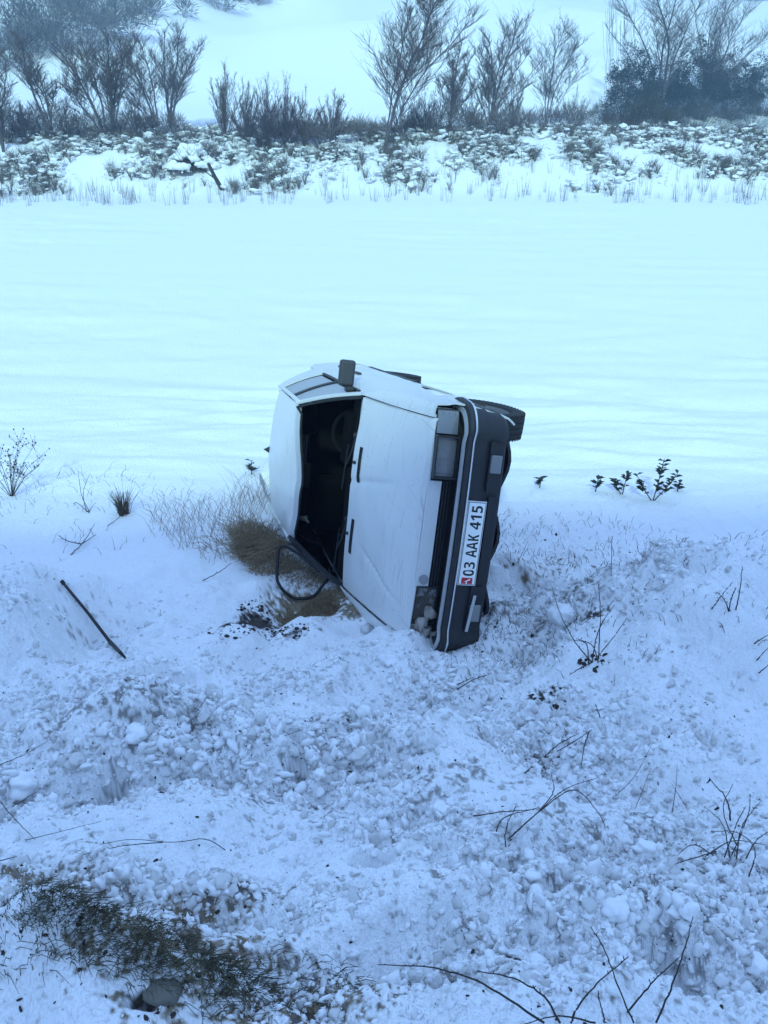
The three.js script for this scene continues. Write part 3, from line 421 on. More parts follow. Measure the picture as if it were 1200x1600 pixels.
for (const z of [-0.36, 0.36]) { const g = new THREE.Group(); g.name = 'front_seat'; g.position.set(-2.0, 0.22, z); car.add(g);
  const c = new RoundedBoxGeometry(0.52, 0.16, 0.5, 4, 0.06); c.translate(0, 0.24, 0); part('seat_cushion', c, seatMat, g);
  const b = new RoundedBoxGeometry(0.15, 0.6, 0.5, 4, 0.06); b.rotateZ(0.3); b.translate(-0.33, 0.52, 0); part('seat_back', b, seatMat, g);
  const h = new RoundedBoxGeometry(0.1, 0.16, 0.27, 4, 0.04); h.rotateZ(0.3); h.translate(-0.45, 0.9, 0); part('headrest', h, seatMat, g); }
{ const b = new RoundedBoxGeometry(0.16, 0.6, 1.24, 4, 0.06); b.rotateZ(0.3); b.translate(-2.98, 0.72, 0); const c = new RoundedBoxGeometry(0.5, 0.16, 1.24, 4, 0.06); c.translate(-2.72, 0.45, 0); part('rear_seat_cushion', c, seatMat, part('rear_seat', b, seatMat)); }
part('inner_mirror', (() => { const g = new RoundedBoxGeometry(0.03, 0.06, 0.2, 2, 0.012); g.translate(-1.72, 1.2, 0.0); return g; })(), cabin);
// tail
part('rear_window', sheet((u, v) => { const z = lerp(-1, 1, v); return V(lerp(-3.66, -3.2, u), lerp(0.945, 1.3, u), z * lerp(0.66, 0.52, u)); }, 6, 10, 0.006), glassDark);
part('boot_lid', sheet((u, v) => { const z = lerp(-0.7, 0.7, v); return V(lerp(-3.64, -4.2, u), lerp(0.945, 0.89, u) + 0.02 * (1 - z * z * 2), z * lerp(1, 0.96, u)); }, 8, 12, 0.012), paint);
part('rear_panel', sheet((u, v) => V(-4.2 - 0.015 * Math.sin(u * 3), lerp(0.3, 0.885, u), lerp(-0.72, 0.72, v)), 6, 10, 0.02), paint);
part('rear_bumper', (() => { const g = new RoundedBoxGeometry(0.14, 0.22, 1.58, 3, 0.04); g.translate(-4.25, 0.4, 0); return g; })(), plasticDark);
for (const s of [-1, 1]) part('tail_lamp', (() => { const g = new RoundedBoxGeometry(0.03, 0.15, 0.36, 2, 0.01); g.translate(-4.225, 0.68, s * 0.52); return g; })(), std(0.35, 0.02, 0.02, 0.25));
// mirrors, wipers, aerial, hanging seal
function doorMirror(s) {
  const g = new THREE.Group(); g.name = 'door_mirror'; g.position.set(-1.44, 0.985, s * 0.715); car.add(g);
  const h = new RoundedBoxGeometry(0.07, 0.115, 0.19, 4, 0.022); h.translate(0, 0.03, s * 0.125); part('mirror_housing', h, std(0.035, 0.035, 0.04, 0.55), g);
  const m = new RoundedBoxGeometry(0.006, 0.095, 0.165, 2, 0.003); m.translate(-0.036, 0.03, s * 0.125); part('mirror_glass', m, chrome, g);
  const f = new RoundedBoxGeometry(0.1, 0.07, 0.05, 3, 0.02); f.translate(0.0, -0.005, s * 0.01); part('mirror_foot', f, black, g);
}
doorMirror(-1);
for (const [z, l, a] of [[-0.42, 0.42, 0.3], [0.2, 0.44, 0.25]]) { const m = new MB(), b = V(-1.185, 0.945, z), e = V(-1.27, 0.99, z + l * 0.62), k = V(-1.2, 0.965, z + l * 0.3); m.tube([b, k, e], 0.009, 0.005, 6, true); const ap = part('wiper_arm', m.geo(), black); const c = new THREE.CylinderGeometry(0.018, 0.022, 0.04, 10); c.translate(b.x, b.y, b.z); part('wiper_pivot', c, black, ap); const w = new MB(); w.tube([V(-1.26, 0.982, z + l * 0.2), V(-1.275, 0.995, z + l)], 0.006, 0.006, 5, true); part('wiper_blade', w.geo(), rubber, ap); }
part('roof_aerial_base', (() => { const g = new THREE.ConeGeometry(0.035, 0.06, 10); g.translate(-3.0, 1.4, 0.02); return g; })(), black);
{ // black rubber loop that fell out of the lower corner of the opening, traced on the ground in front of it
  const inv = car.matrixWorld.clone().invert();
  const P = [[500, 893, 0.1], [470, 868, 0.13], [449, 855, 0.14], [437, 856, 0.13], [434, 872, 0.11], [433, 905, 0.07], [442, 922, 0.05], [458, 934, 0.03], [475, 935, 0.02], [492, 930, 0.03], [506, 912, 0.05], [516, 896, 0.08], [508, 886, 0.1], [488, 876, 0.12], [470, 862, 0.14], [455, 848, 0.16]];
  const c = new THREE.CatmullRomCurve3(P.map(([a, b, l]) => G(a, b, l).applyMatrix4(inv)), false, 'catmullrom', 0.4); const m = new MB(); m.tube(c.getPoints(90), 0.0125, 0.0125, 7, true);
  part('hanging_rubber_seal', m.geo(), rubber);
}

// ------------------------------------------------------------------ thrown snow
function lumpGeo(seed, detail = 2, rough = 0.22) {
  let g = mergeVertices(new THREE.IcosahedronGeometry(1, detail).deleteAttribute('normal').deleteAttribute('uv')); const p = g.attributes.position, v = V(0, 0, 0);
  for (let i = 0; i < p.count; i++) { v.fromBufferAttribute(p, i); const n = noise(v.x * 1.3 + seed * 3.1, v.y * 1.3 + v.z * 0.7, seed) + noise(v.z * 2.7 + seed, v.x * 2.7 - v.y * 1.1, seed + 1) * 0.6 + noise(v.y * 5.7 + seed, v.x * 5.2 + v.z * 5.1, seed + 2) * 0.35; v.multiplyScalar(1 + n * rough * 2); p.setXYZ(i, v.x, v.y, v.z); }
  g.computeVertexNormals(); return g;
}
function instanced(name, geo, mat, list, label, category) {
  const m = shade(new THREE.InstancedMesh(geo, mat, list.length)), o = new THREE.Object3D();
  list.forEach((q, i) => { o.position.copy(q.p); o.rotation.set(...(q.r || [0, 0, 0])); if (q.s.isVector3) o.scale.copy(q.s); else o.scale.setScalar(q.s); o.updateMatrix(); m.setMatrixAt(i, o.matrix); });
  m.name = numbered(name); tag(m, label, category, null, 'stuff'); scene.add(m); return m;
}
const grimySnow = new THREE.MeshStandardMaterial({ color: new THREE.Color().setRGB(0.6, 0.59, 0.58), roughness: 0.95, bumpMap: bumpTex, bumpScale: 0.01 });
{
  const R = rng(400), A = [], B = [];
  for (let k = 0; k < 420000 && A.length + B.length < 70000; k++) {
    const d = 1.15 + Math.pow(R(), 1.3) * 4.6, x = (R() * 2 - 1) * (0.75 + d * 0.52), z = -d, c = churn(x, z);
    if (R() > 0.03 + c * (0.35 + 1.1 * Math.max(0, 0.25 + noise(x * 5, z * 5, 411)))) continue;
    const s = (0.0028 + Math.pow(R(), 8) * 0.024) * (0.5 + 0.5 * c) * (0.6 + 0.4 * ss(1.2, 3, d)), q = { p: V(x, H(x, z) + s * 0.1, z), r: [R() * 6, R() * 6, R() * 6], s: V(s * (0.6 + R() * 1.1), s * (0.5 + R() * 0.6), s * (0.6 + R() * 1.0)) };
    (R() < 0.62 - 0.5 * noise(x * 3, z * 3, 412) ? A : B).push(q);
  }
  instanced('snow_crumbs', lumpGeo(3, 1, 0.5), cleanSnow, A, 'clean white snow crumbs strewn over the churned bank in front of the car', 'snow');
  instanced('dirty_snow_crumbs', lumpGeo(8, 1, 0.5), grimySnow, B, 'greyer frozen crumbs of dirty snow mixed into the churned bank', 'snow');
}
[ [957, 1424, 26, 'rounded snow lump with a swirled top, right of the boot hole in the foreground'], [120, 1192, 17, 'small white snow block beside the dark pocket at lower left'], [35, 1232, 26, 'broad snow lump at the left edge, above the lying twigs'], [1008, 1330, 20, 'snow lump at the foot of the bramble on the right bank'], [1000, 1452, 17, 'snow lump just below the rounded swirled one'],
  [215, 1150, 22, 'snow lump high in the churned band at left'], [500, 1212, 13, 'flat pale snow chip lying on the slope below the car'], [345, 1385, 18, 'snow lump above the dirty grass, near the curved lying twig'], [1075, 1425, 20, 'snow lump near the right edge below the bramble'], [690, 1270, 19, 'snow lump in the grey churned patch below the car'],
  [560, 1185, 18, 'snow lump at the right end of the churned band'], [1180, 1510, 22, 'snow lump by the lower right corner'], [430, 1372, 15, 'snow lump at the upper right rim of the dirty grass'], [575, 985, 12, 'snow lump pressed against the lower edge of the bonnet'], [880, 965, 26, 'large snow block on the ridge right of the bumper'], [610, 1035, 18, 'snow lump under the front corner of the bonnet'] ]
  .forEach(([px, py, rp, label], i) => { const c = G(px, py), depth = -c.z * cs + (CAM_H - c.y) * sn, r = rp / F * depth, g = lumpGeo(20 + i, 4, 0.27); g.scale(r * 0.9, r * 0.62, r * 0.8); const m = mesh('snow_lump', g, i % 3 === 1 ? grimySnow : cleanSnow, scene, true); m.position.set(c.x, c.y + r * 0.2, c.z); m.rotation.y = i; tag(m, label, 'snow lump'); });
{
  const c = G(255, 1548), g = lumpGeo(60, 3, 0.12); g.scale(0.04, 0.024, 0.03); const m = mesh('stone', g, std(0.16, 0.15, 0.125, 0.9, { bumpMap: bumpTex, bumpScale: 0.01 }), scene, true); m.position.set(c.x, c.y - 0.004, c.z); tag(m, 'rounded grey-brown stone in the thawed grass at the lower left', 'stone');
}
// ------------------------------------------------------------------ twigs and weeds near the road
const bark = std(0.045, 0.035, 0.03, 0.9), barkDark = std(0.028, 0.024, 0.023, 0.85), straw = std(0.3, 0.215, 0.125, 0.95), reddish = std(0.22, 0.15, 0.13, 0.9), darkLeaf = std(0.02, 0.035, 0.018, 0.7), dullGreen = std(0.07, 0.085, 0.04, 0.9);
function twig(name, label, category, paths, mat = barkDark, r0 = 0.0042, seed = 1, spurs = 1) {
  const r = r0 * 0.58;
  const o = thing(name, label, category, G(paths[0][0][0], paths[0][0][1])), R = rng(seed), p0 = o.position;
  paths.forEach((P) => {
    const pts = P.map(([a, b, l = 0]) => G(a, b, l).sub(p0)); const c = pts.length > 2 ? new THREE.CatmullRomCurve3(pts) : new THREE.LineCurve3(pts[0], pts[1]); const n = Math.max(5, pts.length * 5), L = c.getPoints(n), m = new MB();
    L.forEach((q, k) => { if (k && k < n) { q.x += (R() - 0.5) * r * 1.2; q.y += (R() - 0.5) * r * 1.2; } });
    m.tube(L, r, r * 0.42, 6, true);
    const s = part('stem', m.geo(), mat, o);
    const b = new MB(); for (let k = 2; k < n * spurs; k++) if (R() < 0.7) { const q = L[Math.min(n - 1, Math.floor(R() * n))], l = r * (1.5 + R() * 3.5); b.tube([q, q.clone().add(V((R() - 0.5) * l, l * (0.3 + R() * 0.7), (R() - 0.5) * l))], r * 0.5, r * 0.35, 4, true); }
    if (b.n) { const t = part('buds', b.geo(), mat, s); t.userData.kind = 'stuff'; }
  });
  return o;
}
twig('bare_twig', 'long bare twig arching in from the bottom centre, low over the snow', 'twig', [[[850, 1598, 0.05], [760, 1540, 0.09], [690, 1515, 0.07], [590, 1507, 0.03]], [[875, 1598, 0.06], [848, 1555, 0.1], [800, 1528, 0.1], [745, 1517, 0.08]]], barkDark, 0.0042, 3);
twig('bare_twig', 'upright bare twig curving right from the bottom edge', 'twig', [[[892, 1598, 0.02], [905, 1570, 0.06], [940, 1530, 0.1], [982, 1495, 0.14]]], barkDark, 0.0042, 4);
twig('bare_twig', 'straight twig leaning left, rising from the bottom edge', 'twig', [[[990, 1598, 0.02], [965, 1540, 0.09], [945, 1485, 0.14], [923, 1448, 0.17]]], barkDark, 0.0035, 5);
twig('bare_twig', 'tall forked twig leaning right at the bottom right', 'twig', [[[1025, 1598, 0.02], [1050, 1540, 0.1], [1070, 1480, 0.16], [1083, 1432, 0.2]], [[980, 1582, 0.02], [1020, 1535, 0.08], [1062, 1495, 0.13]]], barkDark, 0.004, 6);
twig('bare_twig', 'thin short twig between the forked stems at the bottom edge', 'twig', [[[945, 1598, 0.02], [940, 1575, 0.04], [934, 1553, 0.06]], [[930, 1598, 0.01], [870, 1588, 0.03], [820, 1600, 0.01]]], barkDark, 0.0035, 7);
twig('bare_twig', 'curved twig lying on the smooth trodden snow at left', 'twig', [[[352, 1328, 0.01], [325, 1312, 0.02], [270, 1316, 0.02], [200, 1312, 0.02], [120, 1330, 0.01]], [[255, 1316, 0.02], [190, 1322, 0.02], [130, 1336, 0.01]]], barkDark, 0.0028, 8);
twig('bare_twig', 'thin twig lying left of the curved one', 'twig', [[[40, 1313, 0.01], [100, 1298, 0.02], [178, 1278, 0.01]]], barkDark, 0.0022, 9);
twig('bare_twig', 'crossed twigs poking in from the left edge', 'twig', [[[0, 1195, 0.05], [40, 1178, 0.05], [75, 1158, 0.04]], [[0, 1252, 0.05], [28, 1285, 0.04], [55, 1312, 0.01]], [[0, 1345, 0.02], [26, 1338, 0.01]], [[20, 1260, 0.04], [58, 1237, 0.03]]], barkDark, 0.0032, 10);
twig('bare_twig', 'forked twig lying on the slope right of the car front', 'twig', [[[820, 1208, 0.02], [850, 1185, 0.05], [895, 1160, 0.08], [925, 1140, 0.1]], [[848, 1186, 0.05], [870, 1165, 0.07], [905, 1145, 0.08]], [[938, 1122, 0.1], [930, 1100, 0.12]], [[920, 1145, 0.09], [912, 1170, 0.06], [908, 1200, 0.03]]], barkDark, 0.0055, 11);
twig('bare_twig', 'small dark twig lying just below the bumper corner', 'twig', [[[714, 1077, 0.01], [745, 1060, 0.03], [800, 1048, 0.02]], [[714, 1070, 0.01], [740, 1058, 0.02]]], barkDark, 0.005, 12);
twig('bramble', 'arching bramble stems over the boot hole, right of centre', 'bramble', [[[795, 1310, 0.02], [840, 1270, 0.1], [880, 1235, 0.14], [935, 1215, 0.12]], [[795, 1310, 0.02], [850, 1262, 0.1], [900, 1235, 0.13], [935, 1270, 0.08], [945, 1292, 0.02]], [[840, 1270, 0.02], [865, 1235, 0.1], [860, 1205, 0.14]], [[790, 1340, 0.0], [792, 1290, 0.1], [808, 1255, 0.15]], [[775, 1300, 0.0], [785, 1280, 0.05], [840, 1262, 0.1]], [[740, 1275, 0], [790, 1268, 0.06], [835, 1265, 0.1]]], bark, 0.0042, 13);
twig('bramble', 'tangled bramble thicket on the right bank by the edge of the photo', 'bramble', [[[1130, 1345, 0], [1150, 1290, 0.12], [1165, 1260, 0.18]], [[1150, 1345, 0], [1160, 1290, 0.14], [1190, 1250, 0.2]], [[1120, 1340, 0], [1080, 1320, 0.08], [1060, 1335, 0.02]], [[1140, 1340, 0], [1130, 1290, 0.1], [1100, 1260, 0.13]], [[1160, 1350, 0], [1185, 1310, 0.1], [1200, 1300, 0.12]], [[1120, 1330, 0], [1070, 1345, 0.06], [1055, 1350, 0.01]], [[1140, 1345, 0], [1170, 1270, 0.16], [1172, 1240, 0.2]], [[1170, 1370, 0], [1180, 1330, 0.09], [1150, 1300, 0.13], [1110, 1300, 0.08]], [[1100, 1340, 0], [1140, 1315, 0.08], [1195, 1320, 0.1]], [[1155, 1330, 0], [1130, 1265, 0.15], [1145, 1225, 0.21]]], bark, 0.0036, 14);
twig('broken_stick', 'broken stick standing out of the snow left of the bramble thicket', 'stick', [[[1142, 1290, 0], [1136, 1250, 0.08], [1110, 1218, 0.14]], [[1110, 1218, 0.14], [1104, 1224, 0.12]]], barkDark, 0.006, 15, 0.3);
twig('bare_twig', 'thin twigs poking from the snow left of the broken stick', 'twig', [[[1050, 1270, 0], [1056, 1230, 0.07], [1058, 1195, 0.12]], [[1075, 1265, 0], [1062, 1245, 0.05], [1050, 1225, 0.08]], [[985, 1280, 0], [1000, 1245, 0.06], [1015, 1205, 0.12]], [[960, 1245, 0], [990, 1215, 0.06], [1018, 1165, 0.13]]], bark, 0.0028, 16);
twig('bramble', 'spreading dead stems rising from a bare brown spot right of the car', 'bramble', [[[925, 1035, 0], [900, 1005, 0.12], [878, 965, 0.24], [862, 915, 0.4]], [[925, 1035, 0], [935, 985, 0.16], [960, 945, 0.3]], [[920, 1035, 0], [915, 1005, 0.08], [893, 1000, 0.12]], [[930, 1030, 0], [955, 1000, 0.1], [980, 965, 0.22]], [[925, 1035, 0], [905, 1045, 0.04], [890, 1055, 0.01]], [[935, 1035, 0], [925, 1008, 0.08], [900, 998, 0.14]], [[935, 1030, 0], [938, 960, 0.25], [935, 910, 0.36]], [[940, 1035, 0], [958, 1070, 0.0]]], bark, 0.006, 17);
twig('bare_twig', 'thin dry stalks on the flat snow right of the bumper', 'twig', [[[808, 880, 0], [818, 860, 0.08], [825, 845, 0.14]], [[798, 875, 0], [797, 860, 0.08]], [[888, 880, 0], [890, 858, 0.1]], [[955, 900, 0], [956, 850, 0.2], [957, 838, 0.26]]], bark, 0.004, 18);
twig('dead_weed', 'open dead weed with leaning stalks near the right edge, beyond the mound', 'weed', [[[1112, 952, 0], [1128, 930, 0.1], [1145, 910, 0.2]], [[1150, 953, 0], [1156, 920, 0.16], [1160, 885, 0.34]], [[1138, 955, 0], [1143, 935, 0.1], [1150, 918, 0.18]], [[1140, 955, 0], [1130, 935, 0.08], [1120, 925, 0.1]]], bark, 0.006, 19);
twig('bare_twig', 'twigs leaning in from the right edge beside the mound', 'twig', [[[1182, 1032, 0.02], [1200, 1012, 0.1]], [[1185, 1052, 0.02], [1200, 1040, 0.06]], [[1178, 1006, 0.02], [1200, 992, 0.1]]], barkDark, 0.006, 20);
twig('dead_weed', 'bare stalky weed in the snow left of the spiky grass tuft', 'weed', [[[140, 800, 0], [128, 775, 0.12], [122, 735, 0.32]], [[135, 800, 0], [130, 770, 0.14], [140, 740, 0.3]], [[140, 802, 0], [118, 785, 0.08], [115, 792, 0.03]], [[138, 800, 0], [150, 785, 0.08]]], bark, 0.006, 21);
twig('broken_branch', 'small broken dark branch lying on the snow at left', 'branch', [[[110, 867, 0.0], [128, 850, 0.05], [148, 818, 0.1]], [[128, 850, 0.05], [105, 845, 0.03], [92, 837, 0.02]], [[125, 852, 0.03], [150, 835, 0.06]]], barkDark, 0.008, 22, 0.4);
twig('bare_twig', 'dark twig lying across the snow left of the brown grass', 'twig', [[[317, 907, 0.01], [340, 895, 0.04], [362, 880, 0.06]]], barkDark, 0.007, 23, 0.3);
twig('bare_twig', 'thin twig between the broken branch and the spiky grass tuft', 'twig', [[[168, 822, 0], [190, 805, 0.05], [220, 765, 0.2]]], bark, 0.005, 24);
twig('bare_twig', 'hair-thin twig lying on the clean slope below the car', 'twig', [[[438, 1152, 0.01], [472, 1140, 0.02]], [[690, 1100, 0.01], [720, 1135, 0.02]]], barkDark, 0.0026, 25, 0.2);
{ // weed with seed heads at the left edge
  const o = thing('dead_weed', 'bushy dead weed with small seed heads at the left edge of the photo', 'weed', G(18, 775)), R = rng(26), st = new MB(), hd = new MB();
  for (let k = 0; k < 26; k++) { const a = R() * 6.28, l = 0.25 + R() * 0.45, lean = 0.2 + R() * 0.75, e = V(Math.cos(a) * l * lean, l * (1 - lean * 0.35), Math.sin(a) * l * lean * 0.7), m = e.clone().multiplyScalar(0.5).add(V(0, l * 0.1, 0)); st.tube([V(0, -0.02, 0), m, e], 0.0026, 0.0015, 4); for (let j = 0; j < 6; j++) { const t = 0.4 + R() * 0.6, q = V(0, 0, 0).lerpVectors(m, e, t), w = q.clone().add(V((R() - 0.5) * 0.16, R() * 0.12, (R() - 0.5) * 0.16)); st.tube([q, w], 0.0015, 0.0011, 3); const s = 0.005 + R() * 0.005; for (let i = 0; i < 3; i++) hd.tube([w, w.clone().add(V((R() - 0.5) * s, (R() - 0.3) * s * 2, (R() - 0.5) * s))], s * 0.6, s * 0.7, 5, true); } }
  part('stems', st.geo(), bark, o); part('seed_heads', hd.geo(), barkDark, o).userData.kind = 'stuff';
}
{ // spiky grass tuft
  const o = thing('grass_tuft', 'spiky dead grass tuft standing alone in the snow, left of the car', 'grass tuft', G(193, 803)), R = rng(27), m = new MB();
  for (let k = 0; k < 150; k++) { const a = R() * 6.28, l = 0.1 + R() * 0.2, q = R() * 0.6, b = V(Math.cos(a) * 0.05 * R(), -0.02, Math.sin(a) * 0.05 * R()); m.tube([b, b.clone().add(V(Math.cos(a) * l * q * 0.4, l * 0.6, Math.sin(a) * l * q * 0.4)), b.clone().add(V(Math.cos(a) * l * q, l, Math.sin(a) * l * q))], 0.003, 0.0008, 3); }
  part('blades', m.geo(), std(0.09, 0.065, 0.045, 0.95), o).userData.kind = 'stuff';
}
[ [1020, 782, 0.3, 3, 'largest leafy dark shoot on the edge of the sunlit field, right of the car'], [972, 772, 0.16, 2, 'middle-sized leafy shoot just left of the largest one'], [930, 768, 0.1, 1, 'small dark sprout between the car and the leafy shoots'], [843, 762, 0.07, 1, 'tiny dark sprout nearest to the right of the bumper'], [1058, 768, 0.07, 1, 'tiny dark sprout right of the largest leafy shoot'], [393, 741, 0.12, 1, 'single dark sprout just left of the car roof'] ]
  .forEach(([px, py, h, n, label], i) => {
    const o = thing('dark_shoot', label, 'shoot', G(px, py)), R = rng(500 + i), sc = i === 0 ? 1.5 : 1.35;
    for (let k = 0; k < n; k++) {
      const a = k ? (k % 2 ? 2.8 : 0.3) : 1.2, l = h * sc * (k ? 0.62 : 1), e = V(Math.cos(a) * l * (k ? 0.75 : 0.2), l, Math.sin(a) * l * 0.2), m = new MB(); m.tube([V(0, -0.02, 0), V(e.x * 0.6, e.y * 0.5, e.z * 0.5), e], 0.006, 0.003, 5, true);
      const s = part('stem', m.geo(), barkDark, o), lf = Math.round(8 + l * 55);
      for (let j = 0; j < lf; j++) { const t = 0.2 + 0.8 * R(), p = V(0, 0, 0).lerpVectors(V(e.x * 0.3, 0, 0), e, t), an = R() * 6.28, dir = V(Math.cos(an), 0.1 + R() * 0.5, Math.sin(an)).normalize(), q = new MB(); q.leaf(p, dir, V(-Math.sin(an), 0, Math.cos(an)), 0.05 + R() * 0.035, 0.034 + R() * 0.02); part('leaf', q.geo(), darkLeaf, s); }
    }
  });
{ // black strip torn off the car
  const a = G(98, 910, 0.05), b = G(172, 1003, 0.035), c = G(196, 1028, 0.005), o = thing('trim_strip', 'long thin black strip torn off and stuck in the snow at left', 'trim strip', c);
  const m = new MB(); m.tube([a.clone().sub(c), a.clone().lerp(b, 0.5).sub(c).add(V(0, 0.012, 0)), b.clone().sub(c)], 0.0105, 0.0125, 7, true); part('strip', m.geo(), black, o);
  const n = new MB(); n.tube([b.clone().sub(c), V(-0.03, 0.02, -0.02), V(0, 0, 0)], 0.016, 0.005, 7, true); part('ragged_end', n.geo(), rubber, o);
  const e = new THREE.CylinderGeometry(0.016, 0.016, 0.03, 8); const em = part('end_cap', e, rubber, o); em.position.copy(a).sub(c); em.quaternion.setFromUnitVectors(V(0, 1, 0), a.clone().sub(b).normalize());
}
// dry grass pressed out round the car
function blades(name, label, spots, mat, seed, rad = 0.0022) {
  const R = rng(seed), m = new MB();
  for (const [px, py, rx, rz, n, l0, l1, lx, lz, flat] of spots) { const c = G(px, py); for (let k = 0; k < n; k++) { const q = Math.sqrt(R()), a = R() * 6.28, x = c.x + Math.cos(a) * q * rx, z = c.z + Math.sin(a) * q * rz, l = lerp(l0, l1, R()), b = R() * 6.28, dx = lx + Math.cos(b) * 0.7, dz = lz + Math.sin(b) * 0.7, y = H(x, z); m.tube([V(x, y - 0.01, z), V(x + dx * l * 0.35, y + l * (0.5 - 0.35 * flat), z + dz * l * 0.35), V(x + dx * l * 0.8, y + l * (0.72 - 0.6 * flat), z + dz * l * 0.8)], rad, rad * 0.35, 3); } }
  const o = mesh(name, m.geo(), mat, scene, true); tag(o, label, 'dry grass', null, 'stuff'); return o;
}
blades('dry_grass', 'matted brown grass clump squeezed out beside the car roof', [[408, 858, 0.2, 0.24, 1500, 0.08, 0.26, -0.25, 0.2, 0.7], [395, 835, 0.2, 0.22, 420, 0.12, 0.3, -0.2, -0.1, 0.5], [355, 855, 0.25, 0.2, 90, 0.12, 0.3, -0.4, 0.2, 0.6], [430, 885, 0.2, 0.15, 600, 0.08, 0.2, 0, 0.1, 0.6]], straw, 601, 0.0024);
blades('flattened_grass', 'flattened straw lying under the open windscreen', [[520, 940, 0.25, 0.13, 800, 0.1, 0.3, 0.6, 0.1, 0.9], [480, 960, 0.22, 0.1, 350, 0.1, 0.25, 0.6, 0.1, 0.95], [470, 900, 0.2, 0.15, 300, 0.08, 0.2, 0.3, 0.2, 0.9]], straw, 602, 0.0024);
blades('dry_stems', 'fine reddish dead stems in the snow left of the car', [[340, 830, 0.42, 0.5, 130, 0.15, 0.5, -0.1, -0.2, 0.1], [390, 790, 0.25, 0.4, 90, 0.2, 0.5, 0.1, -0.2, 0.1], [280, 810, 0.3, 0.4, 60, 0.15, 0.4, 0, 0, 0.1]], reddish, 603, 0.0017);
blades('thawed_grass', 'dull green and brown grass showing through dirty snow at lower left', [[90, 1420, 0.26, 0.09, 520, 0.03, 0.09, 0.7, 0.4, 0.75], [220, 1470, 0.26, 0.09, 520, 0.03, 0.09, 0.7, 0.4, 0.75], [330, 1530, 0.2, 0.1, 420, 0.03, 0.09, 0.6, 0.5, 0.7], [440, 1550, 0.2, 0.09, 320, 0.03, 0.08, 0.6, 0.4, 0.7], [60, 1390, 0.14, 0.05, 200, 0.03, 0.08, 0.7, 0.4, 0.7]], std(0.085, 0.08, 0.045, 0.95), 604, 0.0013);
blades('stubble_stalks', 'sparse short stalks poking through the snow right of the car', [[870, 860, 1.2, 0.9, 420, 0.03, 0.12, 0, 0, 0.3], [1000, 900, 1.2, 0.7, 260, 0.03, 0.1, 0, 0, 0.3], [830, 1000, 0.4, 0.3, 160, 0.04, 0.14, 0, 0, 0.4], [130, 790, 1.2, 1.0, 160, 0.05, 0.2, 0, 0, 0.3]], bark, 605, 0.0022);
{ // dark clods of earth, then fine specks standing in for shaded gaps
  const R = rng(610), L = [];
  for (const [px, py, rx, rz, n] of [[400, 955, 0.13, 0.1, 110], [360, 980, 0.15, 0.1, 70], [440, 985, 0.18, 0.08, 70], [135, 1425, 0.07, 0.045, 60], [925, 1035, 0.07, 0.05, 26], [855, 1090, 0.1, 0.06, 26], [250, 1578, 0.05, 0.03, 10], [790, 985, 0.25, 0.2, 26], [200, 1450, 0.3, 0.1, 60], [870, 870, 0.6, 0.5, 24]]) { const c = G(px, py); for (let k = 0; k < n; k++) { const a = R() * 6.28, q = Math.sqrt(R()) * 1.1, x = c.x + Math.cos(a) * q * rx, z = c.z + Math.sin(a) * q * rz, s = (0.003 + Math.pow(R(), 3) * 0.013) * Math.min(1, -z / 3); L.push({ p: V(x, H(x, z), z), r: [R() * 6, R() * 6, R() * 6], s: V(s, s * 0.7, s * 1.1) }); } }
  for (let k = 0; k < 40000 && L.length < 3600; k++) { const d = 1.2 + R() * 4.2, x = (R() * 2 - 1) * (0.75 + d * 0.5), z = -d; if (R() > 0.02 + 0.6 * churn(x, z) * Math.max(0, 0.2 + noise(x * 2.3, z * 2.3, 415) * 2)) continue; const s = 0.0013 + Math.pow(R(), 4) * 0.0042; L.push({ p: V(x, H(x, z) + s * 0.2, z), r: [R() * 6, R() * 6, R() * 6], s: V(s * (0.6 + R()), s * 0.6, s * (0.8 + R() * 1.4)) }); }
  instanced('soil_and_shade_crumbs', lumpGeo(71, 1, 0.3), std(0.04, 0.031, 0.026, 0.95), L, 'dark crumbs of earth beside the car and bank, with fine specks in place of shaded gaps', 'soil');
}
// ------------------------------------------------------------------ trees along the far bank
const treeBark = std(0.085, 0.07, 0.078, 0.9), twigBark = std(0.115, 0.085, 0.08, 0.9), purpleBark = std(0.13, 0.088, 0.11, 0.9);
const atDepth = (px, py, p) => { const r = ray(px, py), k = p.z / r.z; return V(r.x * k, CAM_H + r.y * k, p.z); };
